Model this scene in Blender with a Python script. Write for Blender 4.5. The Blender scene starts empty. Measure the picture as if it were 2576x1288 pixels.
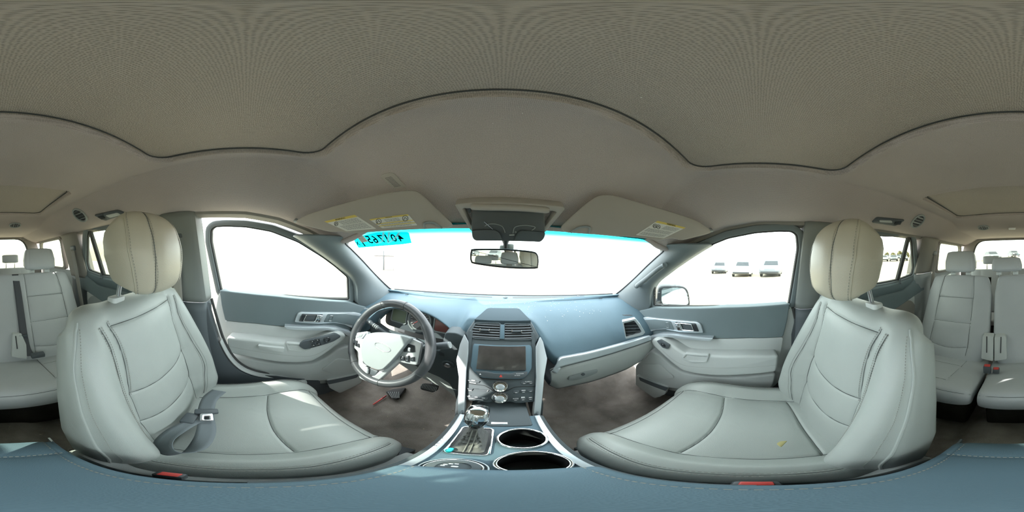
import bpy, bmesh, math, random
import numpy as np
from mathutils import Vector, Matrix

random.seed(7)
SC = bpy.context.scene
COL = SC.collection
PI = math.pi

# ------------------------------------------------------------------ camera
CAM = Vector((-0.018, 0.0, 0.0))
YAW, PITCH, ROLL = math.radians(-3.51), 0.0, math.radians(-1.52)
RM = Matrix.Rotation(YAW, 3, 'Z') @ Matrix.Rotation(PITCH, 3, 'X') @ Matrix.Rotation(ROLL, 3, 'Y')
cam_data = bpy.data.cameras.new('camera')
cam_data.type = 'PANO'
cam_data.clip_start = 0.005
cam_data.clip_end = 2000
try:
    cam_data.cycles.panorama_type = 'EQUIRECTANGULAR'
except Exception:
    cam_data.panorama_type = 'EQUIRECTANGULAR'
cam = bpy.data.objects.new('camera', cam_data)
COL.objects.link(cam)
_r, _u, _b = RM @ Vector((1, 0, 0)), RM @ Vector((0, 0, 1)), RM @ Vector((0, -1, 0))
cam.matrix_world = Matrix(((_r.x, _u.x, _b.x, CAM.x), (_r.y, _u.y, _b.y, CAM.y), (_r.z, _u.z, _b.z, CAM.z), (0, 0, 0, 1)))
SC.camera = cam

# ------------------------------------------------------------------ light
world = bpy.data.worlds.new('World')
SC.world = world
world.use_nodes = True
_wb = world.node_tree.nodes['Background']
_wb.inputs['Color'].default_value = (0.93, 0.97, 1.0, 1)
_wb.inputs['Strength'].default_value = 6.0
sun_data = bpy.data.lights.new('sun', 'SUN')
sun_data.energy = 11.0
sun_data.angle = math.radians(0.6)
sun_data.color = (1.0, 0.95, 0.88)
sun = bpy.data.objects.new('sun', sun_data)
COL.objects.link(sun)
sun.rotation_euler = Vector((1.0, 0.95, -0.95)).to_track_quat('-Z', 'Y').to_euler()
sun.location = (-4, -2, 4)
SC.view_settings.view_transform = 'Standard'
SC.view_settings.look = 'None'
SC.view_settings.gamma = 1.0
SC.view_settings.use_curve_mapping = False
SC.view_settings.exposure = 0.0
SC.cycles.max_bounces = 10
SC.cycles.transparent_max_bounces = 16
SC.cycles.sample_clamp_indirect = 6.0
SC.cycles.caustics_reflective = False
SC.cycles.caustics_refractive = False

# ------------------------------------------------------------------ photo pixels to rays
def ray(px, py):
    lon = (px - 1288) / 2576 * 2 * PI
    lat = (644 - py) / 1288 * PI
    return RM @ Vector((math.cos(lat) * math.sin(lon), math.cos(lat) * math.cos(lon), math.sin(lat)))
def onx(p, x):
    d = ray(*p); t = (x - CAM.x) / d.x; return CAM + d * t
def ony(p, y):
    d = ray(*p); t = y / d.y; return CAM + d * t
def onz(p, z):
    d = ray(*p); t = z / d.z; return CAM + d * t
def onpl(p, o, n):
    d = ray(*p); t = (o - CAM).dot(n) / d.dot(n); return CAM + d * t
def onsurf(p, f, t0=0.1, t1=2.5):
    d = ray(*p); a = f(CAM + d * t0)
    for _ in range(60):
        m = (t0 + t1) / 2; v = f(CAM + d * m)
        if (v > 0) == (a > 0): t0 = m
        else: t1 = m
    return CAM + d * t0
def crop(x0, y0, s):
    return lambda *pts: [(x0 + a / s, y0 + b / s) for a, b in pts]

class Frame:
    """a plane with its own 2D axes: u along ax, v along ay, w along the normal"""
    def __init__(self, o, ax, ay):
        self.o = Vector(o); self.ax = Vector(ax).normalized()
        self.n = self.ax.cross(Vector(ay)).normalized(); self.ay = self.n.cross(self.ax)
    def pt(self, u, v, w=0.0): return self.o + self.ax * u + self.ay * v + self.n * w
    def px(self, p):
        q = onpl(p, self.o, self.n) - self.o
        return (q.dot(self.ax), q.dot(self.ay))
    def pxs(self, ps): return [self.px(p) for p in ps]
    def off(self, w): 
        f = Frame(self.o, self.ax, self.ay); f.o = self.o + self.n * w; return f
    def mat(self, u=0, v=0, w=0):
        m = Matrix.Identity(4)
        for i in range(3):
            m[i][0] = self.ax[i]; m[i][1] = self.ay[i]; m[i][2] = self.n[i]
        m.translation = self.pt(u, v, w); return m

# ------------------------------------------------------------------ materials
MATS = {}
def mat(name, col=(0.5, 0.5, 0.5), rough=0.5, metal=0.0, bump=None, var=0.0, vscale=6.0, coat=0.0, spec=0.5, sheen=0.0, wrinkle=0.0, weave=None):
    """procedural surface: bump = (kind, scale, strength, distance)"""
    m = bpy.data.materials.new(name); m.use_nodes = True
    nt = m.node_tree; b = nt.nodes['Principled BSDF']
    b.inputs['Base Color'].default_value = (*col, 1)
    b.inputs['Roughness'].default_value = rough
    b.inputs['Metallic'].default_value = metal
    b.inputs['Specular IOR Level'].default_value = spec
    b.inputs['Coat Weight'].default_value = coat
    b.inputs['Sheen Weight'].default_value = sheen
    tc = nt.nodes.new('ShaderNodeTexCoord')
    if var > 0:
        n = nt.nodes.new('ShaderNodeTexNoise'); n.inputs['Scale'].default_value = vscale; n.inputs['Detail'].default_value = 5
        nt.links.new(tc.outputs['Object'], n.inputs['Vector'])
        r = nt.nodes.new('ShaderNodeMapRange'); r.inputs[1].default_value = 0.3; r.inputs[2].default_value = 0.7
        r.inputs[3].default_value = 1 - var; r.inputs[4].default_value = 1 + var
        nt.links.new(n.outputs['Fac'], r.inputs[0])
        mx = nt.nodes.new('ShaderNodeMix'); mx.data_type = 'RGBA'; mx.blend_type = 'MULTIPLY'
        mx.inputs['Factor'].default_value = 1; mx.inputs['A'].default_value = (*col, 1)
        nt.links.new(r.outputs[0], mx.inputs['B']); nt.links.new(mx.outputs['Result'], b.inputs['Base Color'])
    if bump:
        kind, sc, st, dist = bump
        if kind == 'voronoi':
            t = nt.nodes.new('ShaderNodeTexVoronoi'); t.inputs['Scale'].default_value = sc; out = t.outputs['Distance']
        else:
            t = nt.nodes.new('ShaderNodeTexNoise'); t.inputs['Scale'].default_value = sc; t.inputs['Detail'].default_value = 4; out = t.outputs['Fac']
        nt.links.new(tc.outputs['Object'], t.inputs['Vector'])
        bp = nt.nodes.new('ShaderNodeBump'); bp.inputs['Strength'].default_value = st; bp.inputs['Distance'].default_value = dist
        nt.links.new(out, bp.inputs['Height']); nt.links.new(bp.outputs['Normal'], b.inputs['Normal'])
        if wrinkle > 0:
            w = nt.nodes.new('ShaderNodeTexNoise'); w.inputs['Scale'].default_value = 16; w.inputs['Detail'].default_value = 6; w.inputs['Distortion'].default_value = 1.2
            try: w.noise_type = 'RIDGED_MULTIFRACTAL'; w.normalize = True
            except Exception: pass
            nt.links.new(tc.outputs['Object'], w.inputs['Vector'])
            b2 = nt.nodes.new('ShaderNodeBump'); b2.inputs['Strength'].default_value = wrinkle; b2.inputs['Distance'].default_value = 0.004
            nt.links.new(w.outputs['Fac'], b2.inputs['Height']); nt.links.new(b2.outputs['Normal'], bp.inputs['Normal'])
    if weave:
        sc, lo = weave
        v = nt.nodes.new('ShaderNodeTexVoronoi'); v.voronoi_dimensions = '2D'; v.inputs['Scale'].default_value = sc; v.inputs['Randomness'].default_value = 0.3
        nt.links.new(tc.outputs['Object'], v.inputs['Vector'])
        r2 = nt.nodes.new('ShaderNodeMapRange'); r2.inputs[1].default_value = 0.12; r2.inputs[2].default_value = 0.42; r2.inputs[3].default_value = lo; r2.inputs[4].default_value = 1.05
        nt.links.new(v.outputs['Distance'], r2.inputs[0])
        m2 = nt.nodes.new('ShaderNodeMix'); m2.data_type = 'RGBA'; m2.blend_type = 'MULTIPLY'; m2.inputs['Factor'].default_value = 1
        src = b.inputs['Base Color'].links[0].from_socket if b.inputs['Base Color'].links else None
        if src: nt.links.new(src, m2.inputs['A'])
        else: m2.inputs['A'].default_value = (*col, 1)
        nt.links.new(r2.outputs[0], m2.inputs['B']); nt.links.new(m2.outputs['Result'], b.inputs['Base Color'])
    MATS[name] = m
    return m

def glass_mat(name, tint=(1, 1, 1), refl=0.06, rough=0.0, band=None):
    """thin pane: clear film with a weak mirror coat; band = (z0, z1, colour): dyed strip at the top"""
    m = bpy.data.materials.new(name); m.use_nodes = True; nt = m.node_tree
    for n in list(nt.nodes): nt.nodes.remove(n)
    out = nt.nodes.new('ShaderNodeOutputMaterial'); mx = nt.nodes.new('ShaderNodeMixShader')
    tr = nt.nodes.new('ShaderNodeBsdfTransparent'); gl = nt.nodes.new('ShaderNodeBsdfGlossy')
    tr.inputs['Color'].default_value = (*tint, 1); gl.inputs['Roughness'].default_value = rough
    mx.inputs['Fac'].default_value = refl
    nt.links.new(tr.outputs[0], mx.inputs[1]); nt.links.new(gl.outputs[0], mx.inputs[2]); nt.links.new(mx.outputs[0], out.inputs[0])
    if band:
        z0, z1, c = band
        tc = nt.nodes.new('ShaderNodeTexCoord'); sp = nt.nodes.new('ShaderNodeSeparateXYZ')
        nt.links.new(tc.outputs['Object'], sp.inputs[0])
        r = nt.nodes.new('ShaderNodeMapRange'); r.inputs[1].default_value = z0; r.inputs[2].default_value = z1; r.interpolation_type = 'SMOOTHSTEP'
        nt.links.new(sp.outputs['Z'], r.inputs[0])
        cm = nt.nodes.new('ShaderNodeMix'); cm.data_type = 'RGBA'
        cm.inputs['A'].default_value = (*tint, 1); cm.inputs['B'].default_value = (*c, 1)
        nt.links.new(r.outputs[0], cm.inputs['Factor']); nt.links.new(cm.outputs['Result'], tr.inputs['Color'])
    MATS[name] = m
    return m

LEATHER = mat('leather', (0.37, 0.40, 0.378), 0.42, bump=('voronoi', 520, 0.16, 0.001), var=0.05, vscale=5, spec=0.45, wrinkle=0.16)
LEATHER_HR = mat('leather_headrest', (0.45, 0.42, 0.335), 0.42, bump=('voronoi', 480, 0.2, 0.001), var=0.04, vscale=7)
LEATHER_REAR = mat('leather_rear', (0.455, 0.48, 0.49), 0.45, bump=('voronoi', 520, 0.14, 0.001), var=0.05, vscale=5, wrinkle=0.1)
STITCH = mat('stitch_thread', (0.235, 0.24, 0.215), 0.7)
SEAM = mat('seam', (0.10, 0.11, 0.105), 0.9)
HEADLINER = mat('headliner_fabric', (0.50, 0.44, 0.415), 0.95, bump=('voronoi', 420, 0.5, 0.0015), var=0.05, vscale=4, spec=0.1, weave=(400, 0.70))
SHADE_FAB = mat('shade_fabric', (0.50, 0.44, 0.385), 0.95, bump=('voronoi', 330, 0.8, 0.002), var=0.04, vscale=3, spec=0.1, weave=(300, 0.66))
VISOR = mat('visor_vinyl', (0.44, 0.405, 0.365), 0.75, bump=('noise', 700, 0.2, 0.001), var=0.03)
GREYTRIM = mat('grey_trim', (0.30, 0.33, 0.33), 0.55, bump=('noise', 900, 0.12, 0.001), var=0.03)
PILLAR = mat('pillar_trim', (0.165, 0.195, 0.205), 0.6, bump=('noise', 900, 0.12, 0.001), var=0.03)
PILLAR_WARM = mat('pillar_trim_warm', (0.25, 0.235, 0.212), 0.65, bump=('noise', 900, 0.12, 0.001), var=0.03)
DASH = mat('dash_vinyl', (0.108, 0.172, 0.212), 0.6, bump=('voronoi', 700, 0.22, 0.001), var=0.06, vscale=5, spec=0.3)
DASHGREY = mat('dash_grey', (0.095, 0.115, 0.125), 0.55, bump=('voronoi', 800, 0.12, 0.001), var=0.04, spec=0.25)
LIGHTPL = mat('light_plastic', (0.52, 0.55, 0.54), 0.55, bump=('voronoi', 800, 0.12, 0.001), var=0.03)
POST_UP = mat('post_upper', (0.20, 0.215, 0.205), 0.6, bump=('noise', 900, 0.12, 0.001))
POST_LO = mat('post_lower', (0.11, 0.13, 0.14), 0.55, bump=('noise', 900, 0.12, 0.001))
DOORDK = mat('door_vinyl', (0.175, 0.22, 0.235), 0.55, bump=('voronoi', 800, 0.12, 0.001), var=0.04, spec=0.25)
SPKR = mat('speaker_cloth', (0.06, 0.085, 0.10), 0.9, bump=('voronoi', 900, 0.5, 0.001), spec=0.15)
DARKPL = mat('dark_plastic', (0.085, 0.10, 0.11), 0.45, bump=('noise', 800, 0.1, 0.001))
BLACK = mat('black_plastic', (0.025, 0.027, 0.03), 0.4)
GLOSSBLACK = mat('gloss_black', (0.03, 0.035, 0.04), 0.12, coat=0.5)
RUBBER = mat('rubber_seal', (0.05, 0.052, 0.052), 0.7)
SILVER = mat('silver_paint', (0.62, 0.68, 0.72), 0.32, metal=0.55)
SILVER_W = mat('silver_wheel', (0.66, 0.68, 0.69), 0.3, metal=0.5)
CHROME = mat('chrome', (0.86, 0.88, 0.9), 0.08, metal=1.0)
STEEL = mat('steel', (0.75, 0.77, 0.8), 0.22, metal=1.0)
CARPET = mat('carpet', (0.30, 0.275, 0.245), 1.0, bump=('noise', 420, 1.0, 0.006), var=0.35, vscale=9, spec=0.05)
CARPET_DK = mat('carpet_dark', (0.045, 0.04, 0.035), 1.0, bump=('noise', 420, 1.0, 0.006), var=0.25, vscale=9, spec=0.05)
BELT = mat('belt_webbing', (0.16, 0.185, 0.20), 0.7, bump=('noise', 900, 0.4, 0.001))
BELT_TAN = mat('belt_webbing_tan', (0.30, 0.29, 0.265), 0.75, bump=('noise', 900, 0.4, 0.001))
BELT_DK = mat('belt_webbing_dark', (0.07, 0.075, 0.085), 0.7, bump=('noise', 900, 0.4, 0.001))
RED = mat('red_plastic', (0.62, 0.07, 0.06), 0.4)
CYAN = mat('cyan_plastic', (0.02, 0.62, 0.68), 0.4)
PAPER = mat('label_paper', (0.80, 0.80, 0.76), 0.6)
YELLOW = mat('label_yellow', (0.78, 0.62, 0.16), 0.6)
INK = mat('ink', (0.05, 0.05, 0.05), 0.7)
INKGREY = mat('ink_grey', (0.30, 0.30, 0.30), 0.7)
WHITE = mat('white_mark', (0.9, 0.9, 0.9), 0.5)
def paint_on_glass(name, col):
    m = bpy.data.materials.new(name); m.use_nodes = True; nt = m.node_tree
    for n in list(nt.nodes): nt.nodes.remove(n)
    out = nt.nodes.new('ShaderNodeOutputMaterial'); t = nt.nodes.new('ShaderNodeBsdfTranslucent'); d = nt.nodes.new('ShaderNodeBsdfDiffuse'); mx = nt.nodes.new('ShaderNodeMixShader')
    t.inputs['Color'].default_value = (*col, 1); d.inputs['Color'].default_value = (*col, 1); mx.inputs['Fac'].default_value = 0.35
    nt.links.new(t.outputs[0], mx.inputs[1]); nt.links.new(d.outputs[0], mx.inputs[2]); nt.links.new(mx.outputs[0], out.inputs[0])
    return m
PAINT = paint_on_glass('window_paint', (0.95, 0.95, 0.95))
MIRROR = mat('mirror_glass', (0.80, 0.84, 0.85), 0.01, metal=1.0)
SCREEN = mat('screen_glass', (0.055, 0.05, 0.047), 0.28, coat=0.25, spec=0.6, var=0.3, vscale=25)
WHEEL_LEATHER = mat('wheel_leather', (0.075, 0.08, 0.085), 0.32, bump=('voronoi', 700, 0.1, 0.001))
GLASS = glass_mat('side_glass', (0.90, 0.95, 0.93), 0.05)
GLASS_PRIV = glass_mat('privacy_glass', (0.78, 0.82, 0.76), 0.05)

# ------------------------------------------------------------------ building helpers
def tag(o, label=None, cat=None, group=None, kind=None):
    if label: o['label'] = label
    if cat: o['category'] = cat
    if group: o['group'] = group
    if kind: o['kind'] = kind
    return o
def adopt(o, parent):
    if parent is not None:
        o.parent = parent
        root = Matrix.Translation(-Vector(parent.get('_at', (0, 0, 0))))
        o.matrix_parent_inverse = root if parent.type == 'EMPTY' else Matrix.Identity(4)
    return o
def thing(name, at=(0, 0, 0), label=None, cat=None, group=None, kind=None):
    e = bpy.data.objects.new(name, None); e.empty_display_size = 0.05
    e.location = at; e['_at'] = tuple(at); COL.objects.link(e)
    return tag(e, label, cat, group, kind)
def mobj(name, me, m, parent=None, smooth=True):
    o = bpy.data.objects.new(name, me)
    if m is not None: me.materials.append(m)
    if smooth:
        me.polygons.foreach_set('use_smooth', [True] * len(me.polygons))
        try: me.set_sharp_from_angle(angle=math.radians(smooth if smooth is not True else 38))
        except Exception: pass
    COL.objects.link(o); adopt(o, parent)
    return o
def from_bm(name, bm, m, parent=None, smooth=True, fix=True):
    if fix: bmesh.ops.recalc_face_normals(bm, faces=bm.faces)
    me = bpy.data.meshes.new(name); bm.to_mesh(me); bm.free()
    return mobj(name, me, m, parent, smooth)
def grid_mesh(name, pts, closed_u=False, closed_v=False, cap=False):
    """pts: array (nu, nv, 3)"""
    pts = np.asarray(pts, float); nu, nv = pts.shape[:2]
    idx = np.arange(nu * nv).reshape(nu, nv)
    a = idx if not closed_u else np.vstack([idx, idx[:1]])
    a = a if not closed_v else np.hstack([a, a[:, :1]])
    q = np.stack([a[:-1, :-1], a[1:, :-1], a[1:, 1:], a[:-1, 1:]], -1).reshape(-1, 4)
    faces = q.tolist()
    if cap:
        faces += [idx[0, ::-1].tolist(), idx[-1].tolist()]
    me = bpy.data.meshes.new(name); me.from_pydata(pts.reshape(-1, 3).tolist(), [], faces); me.update()
    return me
def grid(name, pts, m, parent=None, closed_u=False, closed_v=False, cap=False, thick=0.0, smooth=True, off=-1):
    o = mobj(name, grid_mesh(name, pts, closed_u, closed_v, cap), m, parent, smooth)
    if thick:
        s = o.modifiers.new('thickness', 'SOLIDIFY'); s.thickness = thick; s.offset = off
    return o
def prism(name, front, d, m, parent=None, bevel=0.0, seg=2, smooth=True, holes=None):
    """closed slab: polygon `front` (3D points) pushed back along vector d; the front rim is rounded"""
    bm = bmesh.new(); d = Vector(d)
    n = len(front)
    a = [bm.verts.new(Vector(p)) for p in front]; b = [bm.verts.new(Vector(p) + d) for p in front]
    f = bm.faces.new(a); bm.faces.new(b[::-1])
    for i in range(n): bm.faces.new((a[(i + 1) % n], a[i], b[i], b[(i + 1) % n]))
    bmesh.ops.recalc_face_normals(bm, faces=bm.faces)
    if bevel > 0:
        bmesh.ops.bevel(bm, geom=list(f.edges), offset=bevel, segments=seg, profile=0.5, affect='EDGES', clamp_overlap=True)
    return from_bm(name, bm, m, parent, smooth)
def ring(name, outer, inner, d, m, parent=None, bevel=0.0, seg=2):
    """closed frame between two loops with the same number of points"""
    bm = bmesh.new(); d = Vector(d); n = len(outer)
    A = [bm.verts.new(Vector(p)) for p in outer]; B = [bm.verts.new(Vector(p)) for p in inner]
    C = [bm.verts.new(Vector(p) + d) for p in outer]; D = [bm.verts.new(Vector(p) + d) for p in inner]
    top = []
    for i in range(n):
        j = (i + 1) % n
        top.append(bm.faces.new((A[i], A[j], B[j], B[i]))); bm.faces.new((C[j], C[i], D[i], D[j]))
        bm.faces.new((A[j], A[i], C[i], C[j])); bm.faces.new((B[i], B[j], D[j], D[i]))
    bmesh.ops.recalc_face_normals(bm, faces=bm.faces)
    if bevel > 0:
        es = [e for e in {e for f in top for e in f.edges} if sum(1 for f in e.link_faces if f in top) == 1]
        bmesh.ops.bevel(bm, geom=es, offset=bevel, segments=seg, profile=0.5, affect='EDGES', clamp_overlap=True)
    return from_bm(name, bm, m, parent)
def tube_mesh(name, path, r, closed=False, n=10, rx=None):
    """round bar along a path; r may be a list"""
    P = [Vector(p) for p in path]; N = len(P); rows = []
    up = Vector((0, 0, 1)); prev = None
    for i in range(N):
        t = (P[(i + 1) % N] - P[i - 1]) if (closed or 0 < i < N - 1) else (P[1] - P[0] if i == 0 else P[-1] - P[-2])
        t.normalize()
        if prev is None:
            a = t.cross(up)
            if a.length < 1e-3: a = t.cross(Vector((1, 0, 0)))
        else:
            a = prev - t * prev.dot(t)
        a.normalize(); prev = a; b = t.cross(a)
        rr = r[i] if isinstance(r, (list, tuple)) else r
        rows.append([P[i] + (a * math.cos(k * 2 * PI / n) + b * math.sin(k * 2 * PI / n)) * rr for k in range(n)])
    return grid_mesh(name, np.array([[tuple(v) for v in row] for row in rows]), closed_u=closed, closed_v=True, cap=not closed)
def tube(name, path, r, m, parent=None, closed=False, n=10):
    return mobj(name, tube_mesh(name, path, r, closed, n), m, parent)
def smooth_path(pts, k=6, closed=False):
    """Catmull-Rom through 3D (or 2D) points"""
    P = [np.array(p, float) for p in pts]; n = len(P); out = []
    rng = n if closed else n - 1
    for i in range(rng):
        if closed: p0, p1, p2, p3 = P[i - 1], P[i], P[(i + 1) % n], P[(i + 2) % n]
        else: p0, p1, p2, p3 = P[max(i - 1, 0)], P[i], P[i + 1], P[min(i + 2, n - 1)]
        for j in range(k):
            t = j / k
            out.append(0.5 * ((2 * p1) + (-p0 + p2) * t + (2 * p0 - 5 * p1 + 4 * p2 - p3) * t * t + (-p0 + 3 * p1 - 3 * p2 + p3) * t ** 3))
    if not closed: out.append(P[-1])
    return [tuple(p) for p in out]
def rrect(w, h, r, n=5, cx=0.0, cy=0.0):
    out = []
    for sx, sy, a0 in ((1, 1, 0), (-1, 1, 90), (-1, -1, 180), (1, -1, 270)):
        for k in range(n + 1):
            a = math.radians(a0 + 90 * k / n)
            out.append((cx + sx * (w / 2 - r) + r * math.cos(a), cy + sy * (h / 2 - r) + r * math.sin(a)))
    return out
def round_poly(pts, r, n=4):
    """round the corners of a 2D/3D polygon"""
    P = [np.array(p, float) for p in pts]; out = []; N = len(P)
    for i in range(N):
        a, b, c = P[i - 1], P[i], P[(i + 1) % N]
        la, lc = np.linalg.norm(a - b), np.linalg.norm(c - b)
        rr = r[i] if isinstance(r, (list, tuple)) else r
        q = min(rr, la * 0.45, lc * 0.45)
        p1, p2 = b + (a - b) / max(la, 1e-9) * q, b + (c - b) / max(lc, 1e-9) * q
        for k in range(n + 1):
            t = k / n; out.append(tuple((1 - t) ** 2 * p1 + 2 * t * (1 - t) * b + t * t * p2))
    return out
def slab(name, F, pts2, th, m, parent=None, bevel=0.0, w=0.0, seg=2):
    """outline on a frame, th deep behind height w"""
    return prism(name, [F.pt(u, v, w) for u, v in pts2], -F.n * th, m, parent, bevel, seg)
def frame_ring(name, F, outer, inner, th, m, parent=None, bevel=0.0, w=0.0):
    return ring(name, [F.pt(u, v, w) for u, v in outer], [F.pt(u, v, w) for u, v in inner], -F.n * th, m, parent, bevel)
def disc(name, F, u, v, r, th, m, parent=None, bevel=0.0, w=0.0, n=32, r2=None):
    return slab(name, F, [(u + r * math.cos(2 * PI * k / n), v + (r2 or r) * math.sin(2 * PI * k / n)) for k in range(n)], th, m, parent, bevel, w)
def torus(name, F, u, v, R, r, m, parent=None, w=0.0, n=36, R2=None, k=10):
    return tube(name, [F.pt(u + R * math.cos(2 * PI * i / n), v + (R2 or R) * math.sin(2 * PI * i / n), w) for i in range(n)], r, m, parent, closed=True, n=k)
def lathe(name, F, u, v, prof, m, parent=None, n=32):
    """prof: (radius, height along the normal)"""
    rows = [[F.pt(u + r * math.cos(2 * PI * k / n), v + r * math.sin(2 * PI * k / n), h) for k in range(n)] for r, h in prof]
    return grid(name, [[tuple(p) for p in r] for r in rows], m, parent, closed_v=True, cap=True)
def box(name, c, s, m, parent=None, bevel=0.0, rot=None, seg=2):
    bm = bmesh.new(); bmesh.ops.create_cube(bm, size=1)
    bmesh.ops.scale(bm, vec=s, verts=bm.verts)
    if bevel > 0: bmesh.ops.bevel(bm, geom=list(bm.edges), offset=bevel, segments=seg, profile=0.5, affect='EDGES', clamp_overlap=True)
    M = Matrix.Translation(Vector(c)) @ (rot.to_4x4() if rot is not None else Matrix.Identity(4))
    bm.transform(M)
    return from_bm(name, bm, m, parent)
def join_mesh(name, meshes, m, parent=None, smooth=True):
    """several mesh datablocks into one"""
    V, Fc = [], []
    for me in meshes:
        o = len(V); V += [tuple(v.co) for v in me.vertices]; Fc += [[i + o for i in p.vertices] for p in me.polygons]
        bpy.data.meshes.remove(me)
    me = bpy.data.meshes.new(name); me.from_pydata(V, [], Fc); me.update()
    return mobj(name, me, m, parent, smooth)
def quads(name, qs, m, parent=None):
    """many small quads, each a list of four 3D points, as one mesh"""
    V = [tuple(p) for q in qs for p in q]; Fc = [list(range(4 * i, 4 * i + 4)) for i in range(len(qs))]
    me = bpy.data.meshes.new(name); me.from_pydata(V, [], Fc); me.update()
    return mobj(name, me, m, parent, False)
def text(name, s, F, u, v, size, m, parent=None, w=0.0006, align='CENTER', mirror=False, rot=0.0, bold=0.0, shear=0.0, sx=1.0):
    cu = bpy.data.curves.new(name, 'FONT'); cu.body = s; cu.size = size; cu.align_x = align; cu.align_y = 'CENTER'; cu.offset = bold; cu.shear = shear
    cu.extrude = 0.0002; cu.resolution_u = 3
    to = bpy.data.objects.new(name, cu); COL.objects.link(to)
    dg = bpy.context.evaluated_depsgraph_get(); dg.update()
    me = bpy.data.meshes.new_from_object(to.evaluated_get(dg)); me.name = name
    bpy.data.objects.remove(to); bpy.data.curves.remove(cu)
    M = F.mat(u, v, w) @ Matrix.Rotation(rot, 4, 'Z') @ Matrix.Diagonal(((-1 if mirror else 1) * sx, 1, 1, 1))
    me.transform(M)
    me.materials.clear()
    return mobj(name, me, m, parent, False)
def sstep(a, b, x):
    t = np.clip((np.asarray(x, float) - a) / (b - a), 0, 1); return t * t * (3 - 2 * t)
def mirrored(pts): return [(-p[0], p[1], p[2]) for p in pts]
# ================================================================== THE SHELL
def ws_y(x, z): return 0.92 - 1.469 * (z + 0.235) - 0.3 * x * x
def f_ws(P): return P.y - ws_y(P.x, P.z)
def on_ws(p): return onsurf(p, f_ws)
# right front door glass plane (mirror it for the left)
GA, GB, GC = Vector((.70, .52, -.26)), Vector((.755, -.1, -.22)), Vector((.665, -.1, .12))
GN = (GB - GA).cross(GC - GA).normalized()
if GN.x > 0: GN = -GN                    # points into the cabin
def on_gl(p): return onpl(p, GA, GN)

# ---- headliner: one height field with two sunroof openings
def yh(x): return 0.455 - 0.25 * x * x
ZB_Y = [-2.2, -1.6, -1.0, -0.2, 0.0, 0.13, 0.25, 0.36, 0.5]
ZB_Z = [0.17, 0.165, 0.165, 0.165, 0.157, 0.135, 0.095, 0.045, 0.03]
def rr_inside(x, y, hx, y0, y1, r):
    cy, hy = (y0 + y1) / 2, (y1 - y0) / 2
    qx, qy = np.abs(x) - (hx - r), np.abs(y - cy) - (hy - r)
    return r - (np.sqrt(np.maximum(qx, 0) ** 2 + np.maximum(qy, 0) ** 2) + np.minimum(np.maximum(qx, qy), 0))
def z_roof(x, y):
    x = np.asarray(x, float); y = np.asarray(y, float)
    s = np.clip((y - (yh(x) - 0.265)) / 0.265, 0, 1)
    zi = 0.288 - 0.205 * s ** 1.75 - 0.05 * sstep(-1.15, -1.45, y) + 0.004 * np.sin(y * 3)
    zb = np.interp(y, ZB_Y, ZB_Z)
    c = np.clip((np.abs(x) - 0.455) / (0.635 - 0.455), 0, 1)
    c = 0.75 * (1 - (1 - c) ** 2.2) + 0.25 * sstep(0, 1, c)
    z = np.where(zb < zi, zi * (1 - c) + zb * c, zi)
    # soft shoulder beside the front opening
    return z
def z_head(x, y):
    z = z_roof(x, y)
    a = rr_inside(x, y, 0.432, -0.254, 0.194, 0.072)
    b = rr_inside(x, y, 0.372, -1.10, -0.61, 0.04)
    lip = 0.0035 * np.exp(-((np.minimum(np.abs(a), np.abs(b)) - 0.004) / 0.016) ** 2) * ((a < 0.004) & (b < 0.004))
    return z - lip + 0.06 * sstep(0.0, 0.012, a) + 0.06 * sstep(0.0, 0.012, b)
NX, NY = 260, 420
_u = np.linspace(-1, 1, NX); _v = np.linspace(0, 1, NY)
U, V = np.meshgrid(_u, _v, indexing='ij')
HX = U * 0.645
HY = yh(HX) * (1 - V) + (-2.14) * V
HZ = z_head(HX, HY)
ceiling = grid('ceiling', np.stack([HX, HY, HZ], -1), HEADLINER, None, thick=0.012, off=-1, smooth=50)
tag(ceiling, 'brown-grey woven headliner lining the whole roof', 'headliner', kind='structure')

def sun_shade(y0, y1, hx, zt, label):
    o = rrect(hx * 2, y1 - y0, 0.05, 6, 0, (y0 + y1) / 2)
    F = Frame((0, 0, zt), (1, 0, 0), (0, -1, 0))       # normal points down
    s = slab('sunroof_shade', F, [(u, -v) for u, v in o], 0.012, SHADE_FAB, None, 0.004)
    shadow_loop = [(u * (hx - 0.019) / hx, v + (0.019 if v < (y0 + y1) / 2 else -0.019), zt - 0.001) for u, v in o]
    tube('gap_shadow_line', shadow_loop, 0.0022, RUBBER, s, closed=True, n=6)  # dark tube drawn in as the shadow line of the gap around the panel
    return tag(s, label, 'sunroof shade', 'closed sunroof shades')
sun_shade(-0.262, 0.202, 0.440, 0.299, 'closed woven fabric sunroof shade above the front seats')
sun_shade(-1.108, -0.602, 0.380, 0.299, 'closed fabric sunroof shade above the second row bench')

# ---- windshield
wsr = []
for z in np.linspace(-0.262, 0.090, 24):
    wsr.append([(x, ws_y(x, z), z) for x in np.linspace(-0.70, 0.70, 40)])
window_1 = thing('window_1', (0, 0.92, -0.235), 'wide raked windshield with a cyan shade band along its top', 'windshield', kind='structure')
WSG = glass_mat('windshield_glass', (0.94, 0.98, 0.97), 0.03, band=(0.044, 0.072, (0.02, 0.55, 0.60)))
pane = grid('pane', wsr, WSG, window_1)

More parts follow.
